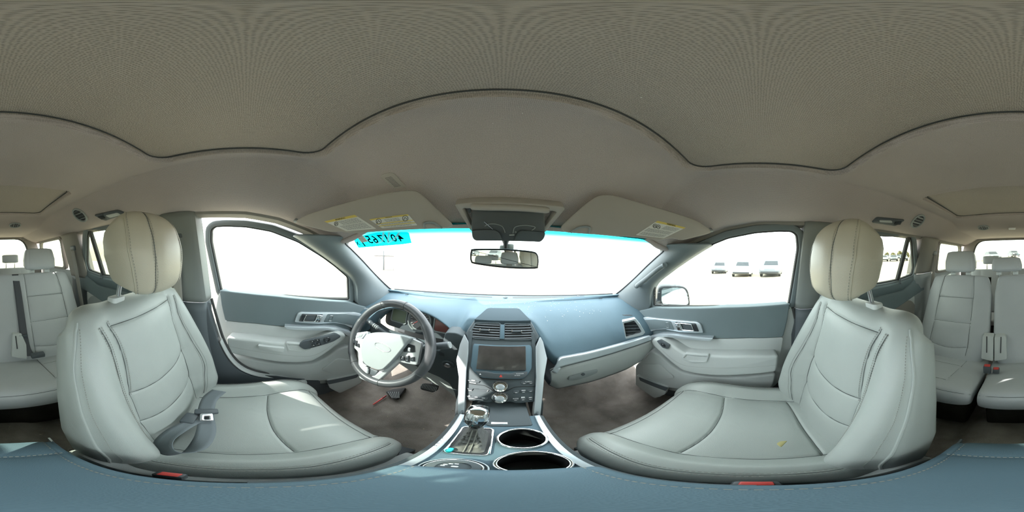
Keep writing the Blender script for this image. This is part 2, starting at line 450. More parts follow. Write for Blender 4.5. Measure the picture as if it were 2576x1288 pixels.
# ---- A pillars (traced on the right, mirrored for the left)
_wsp = [(1527, 752), (1552, 738), (1590, 706), (1625, 672), (1652, 647), (1668, 632), (1664, 618)]
_dop = [(1600, 800), (1636, 775), (1646, 718), (1683, 683), (1722, 655), (1765, 627), (1790, 612)]
WSE = [on_ws(p) for p in _wsp]
DOE = [on_gl(p) + GN * 0.03 for p in _dop]
def pillar_a(s, name, label):
    w = np.array(smooth_path([tuple(p) for p in WSE], 5)); d = np.array(smooth_path([tuple(p) for p in DOE], 5))
    rows = []
    for a, b in zip(w, d):
        out = np.array([0.30, 0.55, -0.1]); out /= np.linalg.norm(out)
        mid = (a + b) / 2; inn = -np.array([mid[0], mid[1] * 0.5, mid[2] * 0.3]); inn /= np.linalg.norm(inn)
        row = []
        for t in np.linspace(0, 1, 12):
            p = a * (1 - t) + b * t + inn * 0.035 * math.sin(PI * t) ** 0.8
            row.append(p)
        row.insert(0, a + out * 0.03); row.append(b + np.array([0.05, 0.0, 0.0]))
        rows.append([(s * p[0], p[1], p[2]) for p in row])
    o = grid(name, rows, PILLAR, None, thick=0.006, off=-1 if s < 0 else 1)
    return tag(o, label, 'pillar trim', kind='structure')
trim_1 = pillar_a(-1, 'trim_1', 'grey windshield pillar trim beside the steering wheel')
trim_2 = pillar_a(1, 'trim_2', 'grey windshield pillar trim carrying a grab handle')
for s_ in (-1, 1):
    w_ = smooth_path([(s_ * p.x, p.y, p.z) for p in WSE], 5)
    tube('glass_edge', [(a - s_ * 0.004, b - 0.002, c) for a, b, c in w_], 0.004, BLACK, window_1, n=6)
tube('glass_edge', [(x, ws_y(x, -0.222) - 0.002, -0.222) for x in np.linspace(-0.62, 0.62, 30)], 0.004, BLACK, window_1, n=6)
# header strip between headliner and glass
hp = []
for x in np.linspace(-0.66, 0.66, 60):
    z0 = float(z_roof(x, yh(x))); y0 = yh(x); yw = max(ws_y(x, z0), y0 + 0.004)
    hp.append([(x, y0 - 0.006, z0 + 0.004), (x, y0, z0 - 0.004), (x, (y0 + yw) / 2, z0 - 0.007), (x, yw + 0.002, z0 - 0.004), (x, yw + 0.02, z0 + 0.03)])
tag(grid('trim_3', hp, HEADLINER, None, thick=0.004), 'narrow headliner edge above the windshield', 'header trim', kind='structure')

# ---- floor, footwells, firewall, tunnel
def z_floor(x, y):
    toe = np.clip((y - 0.62) / 0.36, 0, 1)
    hump = 0.10 * np.exp(-(x / 0.17) ** 4)
    return -0.97 + 0.42 * toe ** 1.4 + hump
XX, YY = np.meshgrid(np.linspace(-0.80, 0.80, 90), np.linspace(-2.2, 1.0, 140), indexing='ij')
fl = grid('floor', np.stack([XX, YY, z_floor(XX, YY) + 0.006 * np.sin(XX * 19 + YY * 13) * np.sin(YY * 23)], -1), CARPET, None, thick=0.02)
tag(fl, 'dirty dark brown carpet across the car floor', 'floor', kind='structure')
tag(box('wall_front', (0, 1.0, -0.66), (1.6, 0.04, 0.70), DARKPL), 'dark firewall behind the dashboard', 'firewall', kind='structure')

# ---- side walls: roof rail strip, rocker and body behind the rear doors
def x_side(z): return 0.757 - 0.262 * max(z + 0.22, 0) + (0.0 if z > -0.22 else 0.0)
def side_wall(s, name, label):
    root = thing(name, (s * 0.75, -1.0, -0.97), label, 'body side', kind='structure')
    rows = []
    for y in np.linspace(0.42, -2.16, 80):
        zb = float(np.interp(y, ZB_Y, ZB_Z))
        xs = 0.645 if y < 0.2 else 0.645 - 0.02 * (y - 0.2) / 0.2
        rows.append([(s * (xs - 0.006), y, zb + 0.004), (s * (xs + 0.004), y, zb - 0.010), (s * (xs + 0.03), y, zb - 0.016), (s * 0.715, y, zb - 0.012), (s * 0.74, y, zb + 0.05), (s * 0.66, y, zb + 0.12), (s * 0.60, y, zb + 0.16)])
    grid('roof_rail', rows, PILLAR_WARM, root, thick=0.004)
    box('rocker', (s * 0.79, -0.80, -0.90), (0.10, 2.7, 0.20), DARKPL, root, 0.02)
    curve = smooth_path([(-.180, -.24), (-.150, -.36), (-.118, -.48), (-.065, -.60), (.01, -.680), (.13, -.725), (.35, -.738), (.66, -.735)], 5)
    prism('door_opening', [(s * 0.742, y, z) for y, z in curve] + [(s * 0.742, .66, -.99), (s * 0.742, -.33, -.99), (s * 0.742, -.33, -.24)], (s * 0.05, 0, 0), DARKPL, root, 0.01)
    pl_ = [(s * 0.752, y + 0.012, z + 0.010) for y, z in curve[9:]]
    grid('sill_plate', [[(x - s * 0.012, y - 0.004, z - 0.006), (x, y, z), (x + s * 0.035, y + 0.002, z + 0.002), (x + s * 0.045, y, z - 0.015)] for x, y, z in pl_], LIGHTPL, root, thick=0.004)
    tube('door_seal', [(s * 0.775, y + 0.016, z + 0.012) for y, z in curve], 0.007, RUBBER, root, n=8)
    # rear quarter below the belt line
    q = [(s * 0.74, -1.08, -0.97), (s * 0.74, -2.16, -0.97), (s * 0.72, -2.16, -0.13), (s * 0.735, -1.16, -0.15), (s * 0.74, -1.06, -0.24)]
    prism('quarter_panel', q, (s * 0.02, 0, 0), GREYTRIM, root, 0.006)
    return root
wall_left = side_wall(-1, 'wall_left', 'left body side with roof rail and door sill')
wall_right = side_wall(1, 'wall_right', 'right body side with roof rail and door sill')

def post(s, name, y0, y1, z0, z1, m, label, lean=0.0, inset=0.035, seam=-0.235, split=True, cat='pillar trim'):
    """upright trim between the doors, following the body's tumblehome; lean shifts the top in y"""
    root = thing(name, (s * 0.74, (y0 + y1) / 2, z0), label, cat, kind='structure')
    def piece(nm, a, b, mm, grow):
        rows = []
        for z in np.linspace(a, b, 16):
            x = x_side(z) - inset - grow; k = lean * max(z + 0.22, 0) / 0.38
            flare = 0.05 * sstep(-0.3, -0.8, z)
            ya, yb = y0 + k + flare, y1 + k - flare * 0.3
            prof = [(x + inset + 0.06, ya + 0.012), (x + 0.018, ya + 0.004), (x + 0.004, ya - 0.012), (x - 0.002, (ya * 2 + yb) / 3), (x - 0.002, (ya + yb * 2) / 3), (x + 0.004, yb + 0.012), (x + 0.018, yb - 0.004), (x + inset + 0.06, yb - 0.012)]
            rows.append([(s * p, q, z) for p, q in prof])
        grid(nm, rows, mm, root, thick=0.005)
    if split:
        piece('upper_cover', seam, z1, m[0], 0.004); piece('lower_cover', z0, seam - 0.003, m[1], 0.0)
    else:
        piece('cover', z0, z1, m[0], 0.0)
    return root
trim_4 = post(-1, 'trim_4', -0.185, -0.335, -0.95, 0.165, (POST_UP, POST_LO), 'grey centre pillar trim behind the open driver door', lean=-0.02)
trim_5 = post(1, 'trim_5', -0.185, -0.335, -0.95, 0.165, (POST_UP, POST_LO), 'grey centre pillar trim beside the passenger seat', lean=-0.02)
trim_6 = post(-1, 'trim_6', -1.05, -1.30, -0.75, 0.17, (PILLAR_WARM, DARKPL), 'tan rear pillar trim with belt left of the bench', seam=-0.19)
trim_7 = post(1, 'trim_7', -1.05, -1.30, -0.75, 0.17, (PILLAR_WARM, GREYTRIM), 'tan rear pillar trim with belt beside the single rear seat', seam=-0.12)

# ---- rear end: quarter windows, hatch with rear window
def quarter_window(s, name, label):
    root = thing(name, (s * 0.72, -1.6, -0.15), label, 'window', kind='structure')
    F = Frame((s * 0.70, -1.6, 0.02), (0, s * 1, 0), (-s * 0.12, 0, 1))
    o = round_poly([(-0.46 * 1, -0.16), (0.27, -0.16), (0.25, 0.15), (-0.40, 0.15)], 0.05)
    o = [(u * s, v) for u, v in o]
    inn = [(u * 0.90, v * 0.86) for u, v in o]
    frame_ring('window_frame', F, o, inn, 0.04, PILLAR_WARM, root, 0.006, w=0.0)
    slab('pane', F, inn, 0.004, GLASS_PRIV, root, w=-0.02)
    return root
quarter_window(-1, 'window_2', 'rear quarter window behind the bench headrest')
quarter_window(1, 'window_3', 'bright rear quarter window behind the single rear seat')
wall_rear = thing('wall_rear', (0, -2.12, -0.97), 'rear hatch with its trim', 'hatch', kind='structure')
FH = Frame((0, -2.10, 0.07), (-1, 0, 0), (0, 0, 1))
ho = round_poly([(-0.72, -1.04), (0.72, -1.04), (0.70, -0.1), (0.62, 0.17), (-0.62, 0.17), (-0.70, -0.1)], 0.05, 5)
hi = round_poly([(-0.53, -0.24), (0.53, -0.24), (0.545, -0.1), (0.47, 0.145), (-0.47, 0.145), (-0.545, -0.1)], [0.05, 0.05, 0.05, 0.14, 0.14, 0.05], 5)
frame_ring('hatch_trim', FH, ho, hi, 0.05, PILLAR_WARM, wall_rear, 0.01)
hi2 = [(u * 0.97, v * 0.97) for u, v in hi]
frame_ring('window_seal', FH, hi, hi2, 0.02, RUBBER, wall_rear, 0.003, w=0.004)
slab('rear_pane', FH, hi, 0.004, GLASS_PRIV, wall_rear, w=-0.035)

# ---- the yard outside
ZG = -1.50
DIRT = mat('dry_dirt', (0.46, 0.40, 0.30), 0.95, bump=('noise', 3, 0.4, 0.05), var=0.25, vscale=0.25, spec=0.1)
gx, gy = np.meshgrid(np.linspace(-150, 150, 60), np.linspace(-150, 150, 60), indexing='ij')
def z_ground(x, y): return ZG - 0.036 * y + 0.06 * np.sin(x * 0.21) * np.cos(y * 0.17) * np.clip((np.hypot(x, y) - 4) / 20, 0, 1)
gr = grid('ground', np.stack([gx, gy, z_ground(gx, gy)], -1), DIRT)
tag(gr, 'pale dry dirt yard around the car', 'ground', kind='structure')
# ================================================================== SEATS
def arc_path(pts, n=200):
    P = np.array(smooth_path(pts, 24)); L = np.r_[0, np.cumsum(np.linalg.norm(np.diff(P, axis=0), axis=1))]
    s = np.linspace(0, L[-1], n); return np.stack([np.interp(s, L, P[:, 0]), np.interp(s, L, P[:, 1])], 1), L[-1]
def seg_dist(X, T, poly):
    """smallest distance from points (X, T) to a polyline, all in metres"""
    best = np.full(X.shape, 9.0)
    for (a, b), (c, d) in zip(poly[:-1], poly[1:]):
        vx, vy = c - a, d - b; l2 = vx * vx + vy * vy + 1e-12
        t = np.clip(((X - a) * vx + (T - b) * vy) / l2, 0, 1)
        best = np.minimum(best, np.hypot(X - a - t * vx, T - b - t * vy))
    return best
class Pad:
    """an upholstered pad: a line (y, z) for the middle of its face, pushed sideways to half width hw(t),
    with bolsters, seams pressed into the face and rounded ends"""
    def __init__(self, path, hw, th, bol=None, seams=(), n=3.2, ends=(0.05, 0.05), flip=1, N=150, M=170, cx=0.0, backpuff=0.0):
        self.C, self.L = arc_path(path, M); self.hw, self.th, self.n, self.cx = hw, th, n, cx
        self.bol = bol or (lambda u, t: 0 * u); self.seams = seams; self.ends = ends
        d = np.gradient(self.C, axis=0); d /= np.linalg.norm(d, axis=1)[:, None]
        self.nrm = np.stack([d[:, 1], -d[:, 0]], 1) * flip
        self.N, self.M = N, M
    def loop(self, hw, th):
        a = np.linspace(0, 2 * PI, 1200, endpoint=False); e = 2 / self.n
        x = hw * np.sign(np.cos(a)) * np.abs(np.cos(a)) ** e; w = th / 2 * np.sign(np.sin(a)) * np.abs(np.sin(a)) ** e
        x = np.r_[x, x[0]]; w = np.r_[w, w[0]]
        dl = np.hypot(np.diff(x), np.diff(w)) * np.where((w[:-1] + w[1:]) > 0, 2.6, 0.7)
        L = np.r_[0, np.cumsum(dl)]; s = np.linspace(0, L[-1], self.N, endpoint=False)
        return np.interp(s, L, x), np.interp(s, L, w)
    def endk(self, t):
        k = 1.0
        for e, d in ((self.ends[0], t * self.L), (self.ends[1], (1 - t) * self.L)):
            if e > 0 and d < e: k = min(k, math.sqrt(max(1 - ((e - d) / e) ** 2, 0.0)))
        return k
    def face_off(self, X, T, u, t, front):
        off = self.bol(u, t) * front
        for sm in self.seams:
            poly, dep, sg = sm[0], sm[1], sm[2]
            pl = [(a * self._h(b), b * self.L) for a, b in poly]
            dd = seg_dist(X, T, pl)
            off = off - front * dep * (0.55 * np.exp(-(dd / sg) ** 2) + 0.45 * np.exp(-(dd / (sg * 6)) ** 2))
        return off
    def _h(self, t): return float(self.hw(t))
    def point(self, u, t, lift=0.0):
        i = min(max(t, 0), 1) * (self.M - 1); i0 = int(min(i, self.M - 2)); f = i - i0
        c = self.C[i0] * (1 - f) + self.C[i0 + 1] * f; nn = self.nrm[i0] * (1 - f) + self.nrm[i0 + 1] * f
        h, th = self._h(t), float(self.th(t)); k = self.endk(t)
        e = 0.02 + k * 0.98
        w = th / 2 * max(1 - abs(u) ** self.n, 0) ** (1 / self.n) * k
        x = u * h * (0.80 + 0.20 * k)
        off = float(self.face_off(np.array(u * h), np.array(t * self.L), np.array(u), t, 1.0))
        q = c + nn * (-th / 2 + w + off * k + lift)
        return Vector((self.cx + x, q[0], q[1]))
    def mesh(self, name):
        rows = []
        for i in range(self.M):
            t = i / (self.M - 1); h, th = self._h(t), float(self.th(t)); k = self.endk(t)
            x, w = self.loop(h, th)
            u = x / h; front = sstep(-0.25, 0.35, w / (th / 2))
            off = self.face_off(x, np.full_like(x, t * self.L), u, t, front)
            ww = -th / 2 + w * k + off * k
            xx = x * (0.80 + 0.20 * k)
            q = self.C[i][None, :] + self.nrm[i][None, :] * ww[:, None]
            rows.append(np.stack([self.cx + xx, q[:, 0], q[:, 1]], 1))
        return grid_mesh(name, np.array(rows), closed_v=True, cap=True)
    def stitches(self, name, lines, m, parent, step=0.0065, ln=0.0040, wd=0.0009, lift=0.0010):
        qs = []
        for poly, du in lines:
            P = smooth_path(poly, 14); pts = [self.point(a + du / self._h(b), b, lift) for a, b in P]
            acc = 0.0
            for p, q in zip(pts[:-1], pts[1:]):
                d = q - p; l = d.length
                if l < 1e-6: continue
                d /= l; s = -acc
                while s < l:
                    if s >= 0:
                        a, b = p + d * s, p + d * min(s + ln, l + ln)
                        side = d.cross(Vector((0, 0.7, 0.7)) if abs(d.x) > 0.6 else Vector((1, 0, 0)) .cross(d)).normalized() * wd
                        qs.append((a - side, b - side, b + side, a + side))
                    s += step
                acc = (l - (s - step)) if s > 0 else acc + l
                acc = acc % step
        return quads(name, qs, m, parent)

def seam_lines(pad, seams, parent, r=0.0011):
    ms = []
    for sm in seams:
        P = [pad.point(a, t, 0.0010) for a, t in smooth_path(sm[0], 12)]
        ms.append(tube_mesh('seam', P, r, False, 5))
    return join_mesh('seam_lines', ms, SEAM, parent)
def lerp_fn(ts, vs): return lambda t: float(np.interp(t, ts, vs))

def front_seat(xc, dy, label, grp, cw, cf):
    root = thing('front_seat', (xc, dy - 0.05, -0.95), label, 'car seat', grp)
    Y = dy
    # ---- cushion
    sc_seams = [([(-0.60, 0.06), (-0.62, 0.5), (-0.66, 0.80), (-0.70, 0.99)], 0.007, 0.0035),
                ([(0.60, 0.06), (0.62, 0.5), (0.66, 0.80), (0.70, 0.99)], 0.007, 0.0035),
                ([(-0.60, 0.50), (-0.2, 0.475), (0.2, 0.475), (0.60, 0.50)], 0.008, 0.0035),
                ([(-0.67, 0.80), (0.0, 0.785), (0.67, 0.80)], 0.004, 0.003),
                ([(-0.60, 0.13), (-0.3, 0.12), (0.3, 0.12), (0.60, 0.13)], 0.009, 0.004),
                ([(-0.88, 0.10), (-0.90, 0.5), (-0.86, 0.78)], 0.004, 0.0028),
                ([(0.88, 0.10), (0.90, 0.5), (0.86, 0.78)], 0.004, 0.0028)]
    def cb(u, t):
        a = np.abs(u)
        return 0.034 * sstep(0.58, 0.80, a) * (1 - 0.55 * sstep(0.9, 1.0, a)) * (1 - 0.5 * sstep(0.55, 0.85, t)) + 0.010 * (1 - sstep(0.0, 0.6, a)) * np.sin(PI * min(t * 1.15, 1))
    cush = Pad([(-0.20 + Y, -0.655), (-0.08 + Y, -0.645), (0.06 + Y, -0.63), (0.17 + Y + cf, -0.622), (0.235 + Y + cf, -0.640), (0.272 + Y + cf, -0.69), (0.277 + Y + cf, -0.75)],
               lerp_fn([0, 0.15, 0.5, 0.75, 1], [0.235 * cw, 0.255 * cw, 0.262 * cw, 0.255 * cw, 0.225 * cw]), lerp_fn([0, 1], [0.125, 0.115]), cb, sc_seams, n=3.6, ends=(0.03, 0.05), flip=-1, cx=xc)
    c = mobj('cushion', cush.mesh('cushion'), LEATHER, root)
    seam_lines(cush, sc_seams, c)
    st = [(sc_seams[3][0], 0.0)] + [(sc_seams[j][0], d) for j in (5, 6) for d in (-0.005, 0.005)]
    tag(cush.stitches('stitching', st, STITCH, c), kind='stuff')
    # ---- backrest
    bs = [([(-0.50, 0.0), (-0.515, 0.3), (-0.52, 0.55), (-0.50, 0.78), (-0.60, 0.93)], 0.008, 0.0035),
          ([(0.50, 0.0), (0.515, 0.3), (0.52, 0.55), (0.50, 0.78), (0.60, 0.93)], 0.008, 0.0035),
          ([(-0.52, 0.56), (-0.2, 0.545), (0.2, 0.545), (0.52, 0.56)], 0.008, 0.0035),
          ([(-0.51, 0.33), (-0.2, 0.31), (0.2, 0.31), (0.51, 0.33)], 0.008, 0.0035),
          ([(-0.72, 0.92), (-0.64, 0.80), (-0.665, 0.62), (-0.70, 0.42), (-0.66, 0.25), (-0.62, 0.05)], 0.006, 0.003),
          ([(0.72, 0.92), (0.64, 0.80), (0.665, 0.62), (0.70, 0.42), (0.66, 0.25), (0.62, 0.05)], 0.006, 0.003),
          ([(-0.56, 0.91), (-0.2, 0.905), (0.2, 0.905), (0.56, 0.91)], 0.006, 0.003),
          ([(-0.965, 0.03), (-0.97, 0.4), (-0.965, 0.75), (-0.93, 0.93)], 0.004, 0.003),
          ([(0.965, 0.03), (0.97, 0.4), (0.965, 0.75), (0.93, 0.93)], 0.004, 0.003)]
    bs = [([(a, b * 0.885) for a, b in q[0]],) + tuple(q[1:]) for q in bs]
    def bb(u, t):
        a = np.abs(u)
        return (0.076 * sstep(0.48, 0.84, a) * (1 - 0.40 * sstep(0.9, 1.0, a)) * (0.55 + 0.45 * sstep(0.0, 0.2, t)) * (1 - 0.88 * sstep(0.30, 0.95, t))
                + 0.012 * (1 - sstep(0.1, 0.6, a)) * np.sin(PI * min(max(t, 0), 1)))
    back = Pad([(-0.150 + Y, -0.705), (-0.165 + Y, -0.60), (-0.197 + Y, -0.42), (-0.226 + Y, -0.28), (-0.252 + Y, -0.185), (-0.275 + Y, -0.143), (-0.303 + Y, -0.127), (-0.340 + Y, -0.129), (-0.365 + Y, -0.150)],
               lerp_fn([0, 0.10, 0.31, 0.53, 0.70, 0.82, 0.90, 1], [0.250, 0.256, 0.260, 0.254, 0.244, 0.232, 0.217, 0.198]), lerp_fn([0, 0.3, 0.6, 0.8, 0.9, 1], [0.12, 0.13, 0.118, 0.112, 0.11, 0.09]), bb, bs, n=3.6, ends=(0.02, 0.06), flip=1, cx=xc)
    b = mobj('backrest', back.mesh('backrest'), LEATHER, root)
    seam_lines(back, bs[:7], b)
    st = [(bs[0][0][2:], 0.004), (bs[1][0][2:], -0.004), (bs[4][0], 0.005), (bs[4][0], -0.005), (bs[5][0], 0.005), (bs[5][0], -0.005), (bs[7][0], 0.005), (bs[8][0], -0.005)]
    tag(back.stitches('stitching', st, STITCH, b), kind='stuff')
    for s in (-1, 1):     # piping along the outer rim
        pl = [back.point(s * a, t, 0.001) for a, t in smooth_path([(0.975, 0.04), (0.98, 0.3), (0.98, 0.6), (0.97, 0.73), (0.92, 0.85)], 10)]
        tube('piping', pl, 0.0028, LEATHER, b, n=6)
    # ---- headrest
    hs = [([(-0.50, 0.02), (-0.54, 0.3), (-0.52, 0.7), (-0.46, 0.98)], 0.005, 0.003), ([(0.50, 0.02), (0.54, 0.3), (0.52, 0.7), (0.46, 0.98)], 0.005, 0.003)]
    def hb(u, t): return 0.012 * np.cos(np.clip(u, -1, 1) * PI / 2) * np.sin(PI * min(max(t, 0), 1))
    head = Pad([(-0.215 + Y, -0.122), (-0.192 + Y, -0.09), (-0.186 + Y, -0.03), (-0.196 + Y, 0.045), (-0.222 + Y, 0.105), (-0.25 + Y, 0.124)],
               lerp_fn([0, 0.15, 0.5, 0.8, 1], [0.100, 0.118, 0.136, 0.128, 0.105]), lerp_fn([0, 0.3, 0.7, 1], [0.105, 0.125, 0.13, 0.105]), hb, hs, n=3.0, ends=(0.055, 0.075), flip=1, N=110, M=90, cx=xc)
    h = mobj('headrest', head.mesh('headrest'), LEATHER_HR, root)
    hs2 = [[(s_ * 0.90, 0.06), (s_ * 0.925, 0.3), (s_ * 0.925, 0.7), (s_ * 0.88, 0.95)] for s_ in (-1, 1)]
    st = [(hs[0][0], 0.0045), (hs[0][0], -0.0045), (hs[1][0], 0.0045), (hs[1][0], -0.0045), (hs2[0], 0.003), (hs2[1], -0.003)]
    for q in hs2: tube('side_piping', [head.point(a, t, 0.0006) for a, t in smooth_path(q, 10)], 0.0018, LEATHER_HR, h, n=6)
    seam_lines(head, hs, h, 0.0008)
    tag(head.stitches('stitching', st, STITCH, h), kind='stuff')
    for s in (-1, 1):
        g = prism('post_guide', [(xc + s * 0.073 + u, -0.305 + Y + v, -0.114) for u, v in rrect(0.044, 0.032, 0.010)], (0, -0.004, -0.024), LIGHTPL, root, 0.005)
        tube('headrest_post', [(xc + s * 0.073, -0.303 + Y, -0.13), (xc + s * 0.073, -0.288 + Y, -0.07), (xc + s * 0.073, -0.28 + Y, -0.03)], 0.0062, CHROME, root, n=14)
        # plastic side shields and rails
        prism('side_shield', [(xc + s * 0.262, y + Y, z) for y, z in round_poly([(-0.26, -0.72), (-0.20, -0.66), (0.10, -0.70), (0.24, -0.74), (0.24, -0.80), (-0.18, -0.82)], 0.03)], (-s * 0.03, 0, 0), LIGHTPL, root, 0.008)
        box('seat_rail', (xc + s * 0.19, Y, -0.915), (0.045, 0.62, 0.04), DARKPL, root, 0.006)
        box('rail_riser', (xc + s * 0.19, Y - 0.16, -0.86), (0.03, 0.10, 0.13), DARKPL, root, 0.006)
        box('rail_riser', (xc + s * 0.19, Y + 0.16, -0.86), (0.03, 0.10, 0.13), DARKPL, root, 0.006)
    box('seat_pan', (xc, Y + 0.02, -0.785), (0.44, 0.44, 0.05), DARKPL, root, 0.012)
    prism('back_shell', [(xc + u, -0.255 + Y - 0.30 * (v + 0.62), v) for u, v in round_poly([(-0.19, -0.70), (0.19, -0.70), (0.19, -0.45), (0.13, -0.24), (-0.13, -0.24), (-0.19, -0.45)], 0.05)], (0, -0.02, -0.006), GREYTRIM, root, 0.008)
    return root, cush, back
seatL, cushL, backL = front_seat(-0.387, 0.0, 'grey leather driver seat with a seat belt lying across its cushion', 'front seats', 0.955, -0.022)
seatR, cushR, backR = front_seat(0.378, 0.03, 'grey leather front passenger seat with an empty creased cushion', 'front seats', 1.02, 0.0)

q = onz((1968, 1118), -0.622)
prism('loose_tag', [tuple(p) for p in round_poly([(q.x - 0.012, q.y + 0.004, q.z), (q.x + 0.002, q.y + 0.010, q.z + 0.006), (q.x + 0.014, q.y + 0.002, q.z + 0.004), (q.x + 0.016, q.y - 0.012, q.z), (q.x + 0.006, q.y - 0.006, q.z + 0.001)], 0.004, 3)], (0, 0, -0.003), mat('old_foam', (0.52, 0.47, 0.22), 0.9), seatR, 0.001)
# ---- second row: a wide bench on the left and a single seat on the right
def rear_part(root, x0, x1, heads, panels, wide):
    xc, hw = (x0 + x1) / 2, (x1 - x0) / 2
    def U(x): return (x - xc) / hw
    cs, bs = [], []
    for a, b in panels:                                  # seat inserts between vertical seams
        ua, ub = U(a), U(b)
        bs += [([(ua, 0.10), (ua * 0.99, 0.55), (ua, 0.97)], 0.006, 0.003), ([(ub, 0.10), (ub, 0.55), (ub, 0.97)], 0.006, 0.003),
               ([(ua, 0.69), (ub, 0.69)], 0.006, 0.0035), ([(ua, 0.43), (ub, 0.43)], 0.006, 0.0035), ([(ua, 0.19), ((ua + ub) / 2, 0.165), (ub, 0.19)], 0.006, 0.0035)]
        cs += [([(ua, 0.05), (ua, 0.66)], 0.006, 0.003), ([(ub, 0.05), (ub, 0.66)], 0.006, 0.003), ([(ua, 0.66), ((ua + ub) / 2, 0.69), (ub, 0.66)], 0.006, 0.003), ([(ua, 0.34), (ub, 0.34)], 0.004, 0.003)]
    cs += [([(-0.98, 0.80), (0.98, 0.80)], 0.003, 0.0025)]
    def cb(u, t): return 0.010 * np.cos(np.clip(u, -1, 1) * PI / 2) * np.sin(PI * min(t * 1.2, 1))
    cu = Pad([(-0.97, -0.675), (-0.85, -0.665), (-0.68, -0.625), (-0.56, -0.598), (-0.515, -0.615), (-0.50, -0.66), (-0.51, -0.72)], lambda t: hw - 0.006, lerp_fn([0, 1], [0.12, 0.11]), cb, cs, n=7 if wide else 5, ends=(0.02, 0.03), flip=-1, cx=xc, N=140, M=120)
    c = mobj('cushion', cu.mesh('cushion'), LEATHER_REAR, root)
    seam_lines(cu, cs, c)
    tag(cu.stitches('stitching', [(s[0], 0.004) for s in cs[-1:]], STITCH, c, step=0.008), kind='stuff')
    hwf = lerp_fn([0, 0.2, 0.75, 0.95, 1], [hw - 0.045, hw - 0.01, hw - 0.006, hw - 0.03, hw - 0.05])
    def bb(u, t): return 0.012 * np.cos(np.clip(u, -1, 1) * PI / 2) * np.sin(PI * min(max(t, 0), 1))
    ba = Pad([(-0.855, -0.70), (-0.88, -0.62), (-0.965, -0.46), (-1.06, -0.28), (-1.12, -0.165), (-1.15, -0.130), (-1.18, -0.12)], hwf, lerp_fn([0, 0.8, 1], [0.13, 0.12, 0.09]), bb, bs, n=6 if wide else 4.5, ends=(0.03, 0.05), flip=1, cx=xc, N=150, M=130)
    b = mobj('backrest', ba.mesh('backrest'), LEATHER_REAR, root)
    seam_lines(ba, bs, b)
    for (hx, hz, hh, hwid) in heads:
        hd = Pad([(-1.165, hz), (-1.142, hz + 0.03), (-1.148, hz + hh * 0.55), (-1.165, hz + hh * 0.9), (-1.185, hz + hh)], lerp_fn([0, 0.5, 1], [hwid, hwid * 1.02, hwid * 0.86]), lambda t: 0.085,
                 lambda u, t: 0 * u, [([(-0.80, 0.03), (-0.80, 0.97)], 0.003, 0.0025), ([(0.80, 0.03), (0.80, 0.97)], 0.003, 0.0025)], n=5, ends=(0.025, 0.035), flip=1, cx=hx, N=90, M=60)
        h = mobj('headrest', hd.mesh('headrest'), LEATHER_REAR, root)
        for s in (-1, 1):
            tube('headrest_post', [(hx + s * 0.06, -1.185, -0.15), (hx + s * 0.06, -1.185, hz + 0.05)], 0.006, CHROME, root, n=10)
            prism('post_guide', [(hx + s * 0.06 + u, -1.183 + v, -0.112) for u, v in rrect(0.040, 0.026, 0.008)], (0, 0, -0.02), LIGHTPL, root, 0.004)
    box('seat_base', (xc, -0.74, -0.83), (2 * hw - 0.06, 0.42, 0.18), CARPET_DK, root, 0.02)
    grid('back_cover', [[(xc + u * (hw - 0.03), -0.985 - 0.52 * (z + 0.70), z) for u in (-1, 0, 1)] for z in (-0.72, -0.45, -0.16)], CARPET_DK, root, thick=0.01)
    return cu, ba
bench = thing('bench_seat', (-0.24, -0.75, -0.95), 'wide left part of the second row bench with two headrests', 'car seat', 'second row seats')
cuB, baB = rear_part(bench, -0.625, 0.128, [(-0.385, -0.122, 0.185, 0.118), (0.035, -0.122, 0.128, 0.108)], [(-0.52, -0.255)], True)
single = thing('bench_seat', (0.385, -0.75, -0.95), 'narrow single second row seat on the passenger side', 'car seat', 'second row seats')
cuS, baS = rear_part(single, 0.135, 0.625, [(0.385, -0.122, 0.185, 0.118)], [(0.255, 0.515)], False)

# ---- third row, far back
def third(x0, x1, label):
    root = thing('third_row_seat', ((x0 + x1) / 2, -1.85, -0.9), label, 'car seat', 'third row seats')
    xc, hw = (x0 + x1) / 2, (x1 - x0) / 2
    ba = Pad([(-1.72, -0.62), (-1.76, -0.45), (-1.84, -0.25), (-1.88, -0.15), (-1.90, -0.125)], lambda t: hw - 0.004, lambda t: 0.10, None, [([(-0.5, 0.1), (-0.5, 0.9)], 0.006, 0.004), ([(0.5, 0.1), (0.5, 0.9)], 0.006, 0.004)], n=6, ends=(0.03, 0.04), flip=1, cx=xc, N=80, M=60)
    mobj('backrest', ba.mesh('backrest'), LEATHER_REAR, root)
    hd = Pad([(-1.885, -0.095), (-1.872, -0.07), (-1.875, 0.0), (-1.89, 0.02)], lambda t: 0.095, lambda t: 0.07, None, [], n=4.5, ends=(0.02, 0.02), flip=1, cx=xc, N=60, M=40)
    mobj('headrest', hd.mesh('headrest'), LEATHER_REAR, root)
    for s in (-1, 1):
        tube('headrest_post', [(xc + s * 0.05, -1.90, -0.16), (xc + s * 0.05, -1.90, -0.04)], 0.006, CHROME, root, n=8)
    cu = Pad([(-1.75, -0.62), (-1.6, -0.60), (-1.45, -0.58), (-1.40, -0.62)], lambda t: hw - 0.006, lambda t: 0.10, None, [], n=6, ends=(0.02, 0.03), flip=-1, cx=xc, N=60, M=50)
    mobj('cushion', cu.mesh('cushion'), LEATHER_REAR, root)
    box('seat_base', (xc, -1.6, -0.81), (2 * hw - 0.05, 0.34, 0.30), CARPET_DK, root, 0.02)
third(-0.50, -0.005, 'folding third row seat behind the wide bench')
third(0.005, 0.50, 'folding third row seat behind the single rear seat')
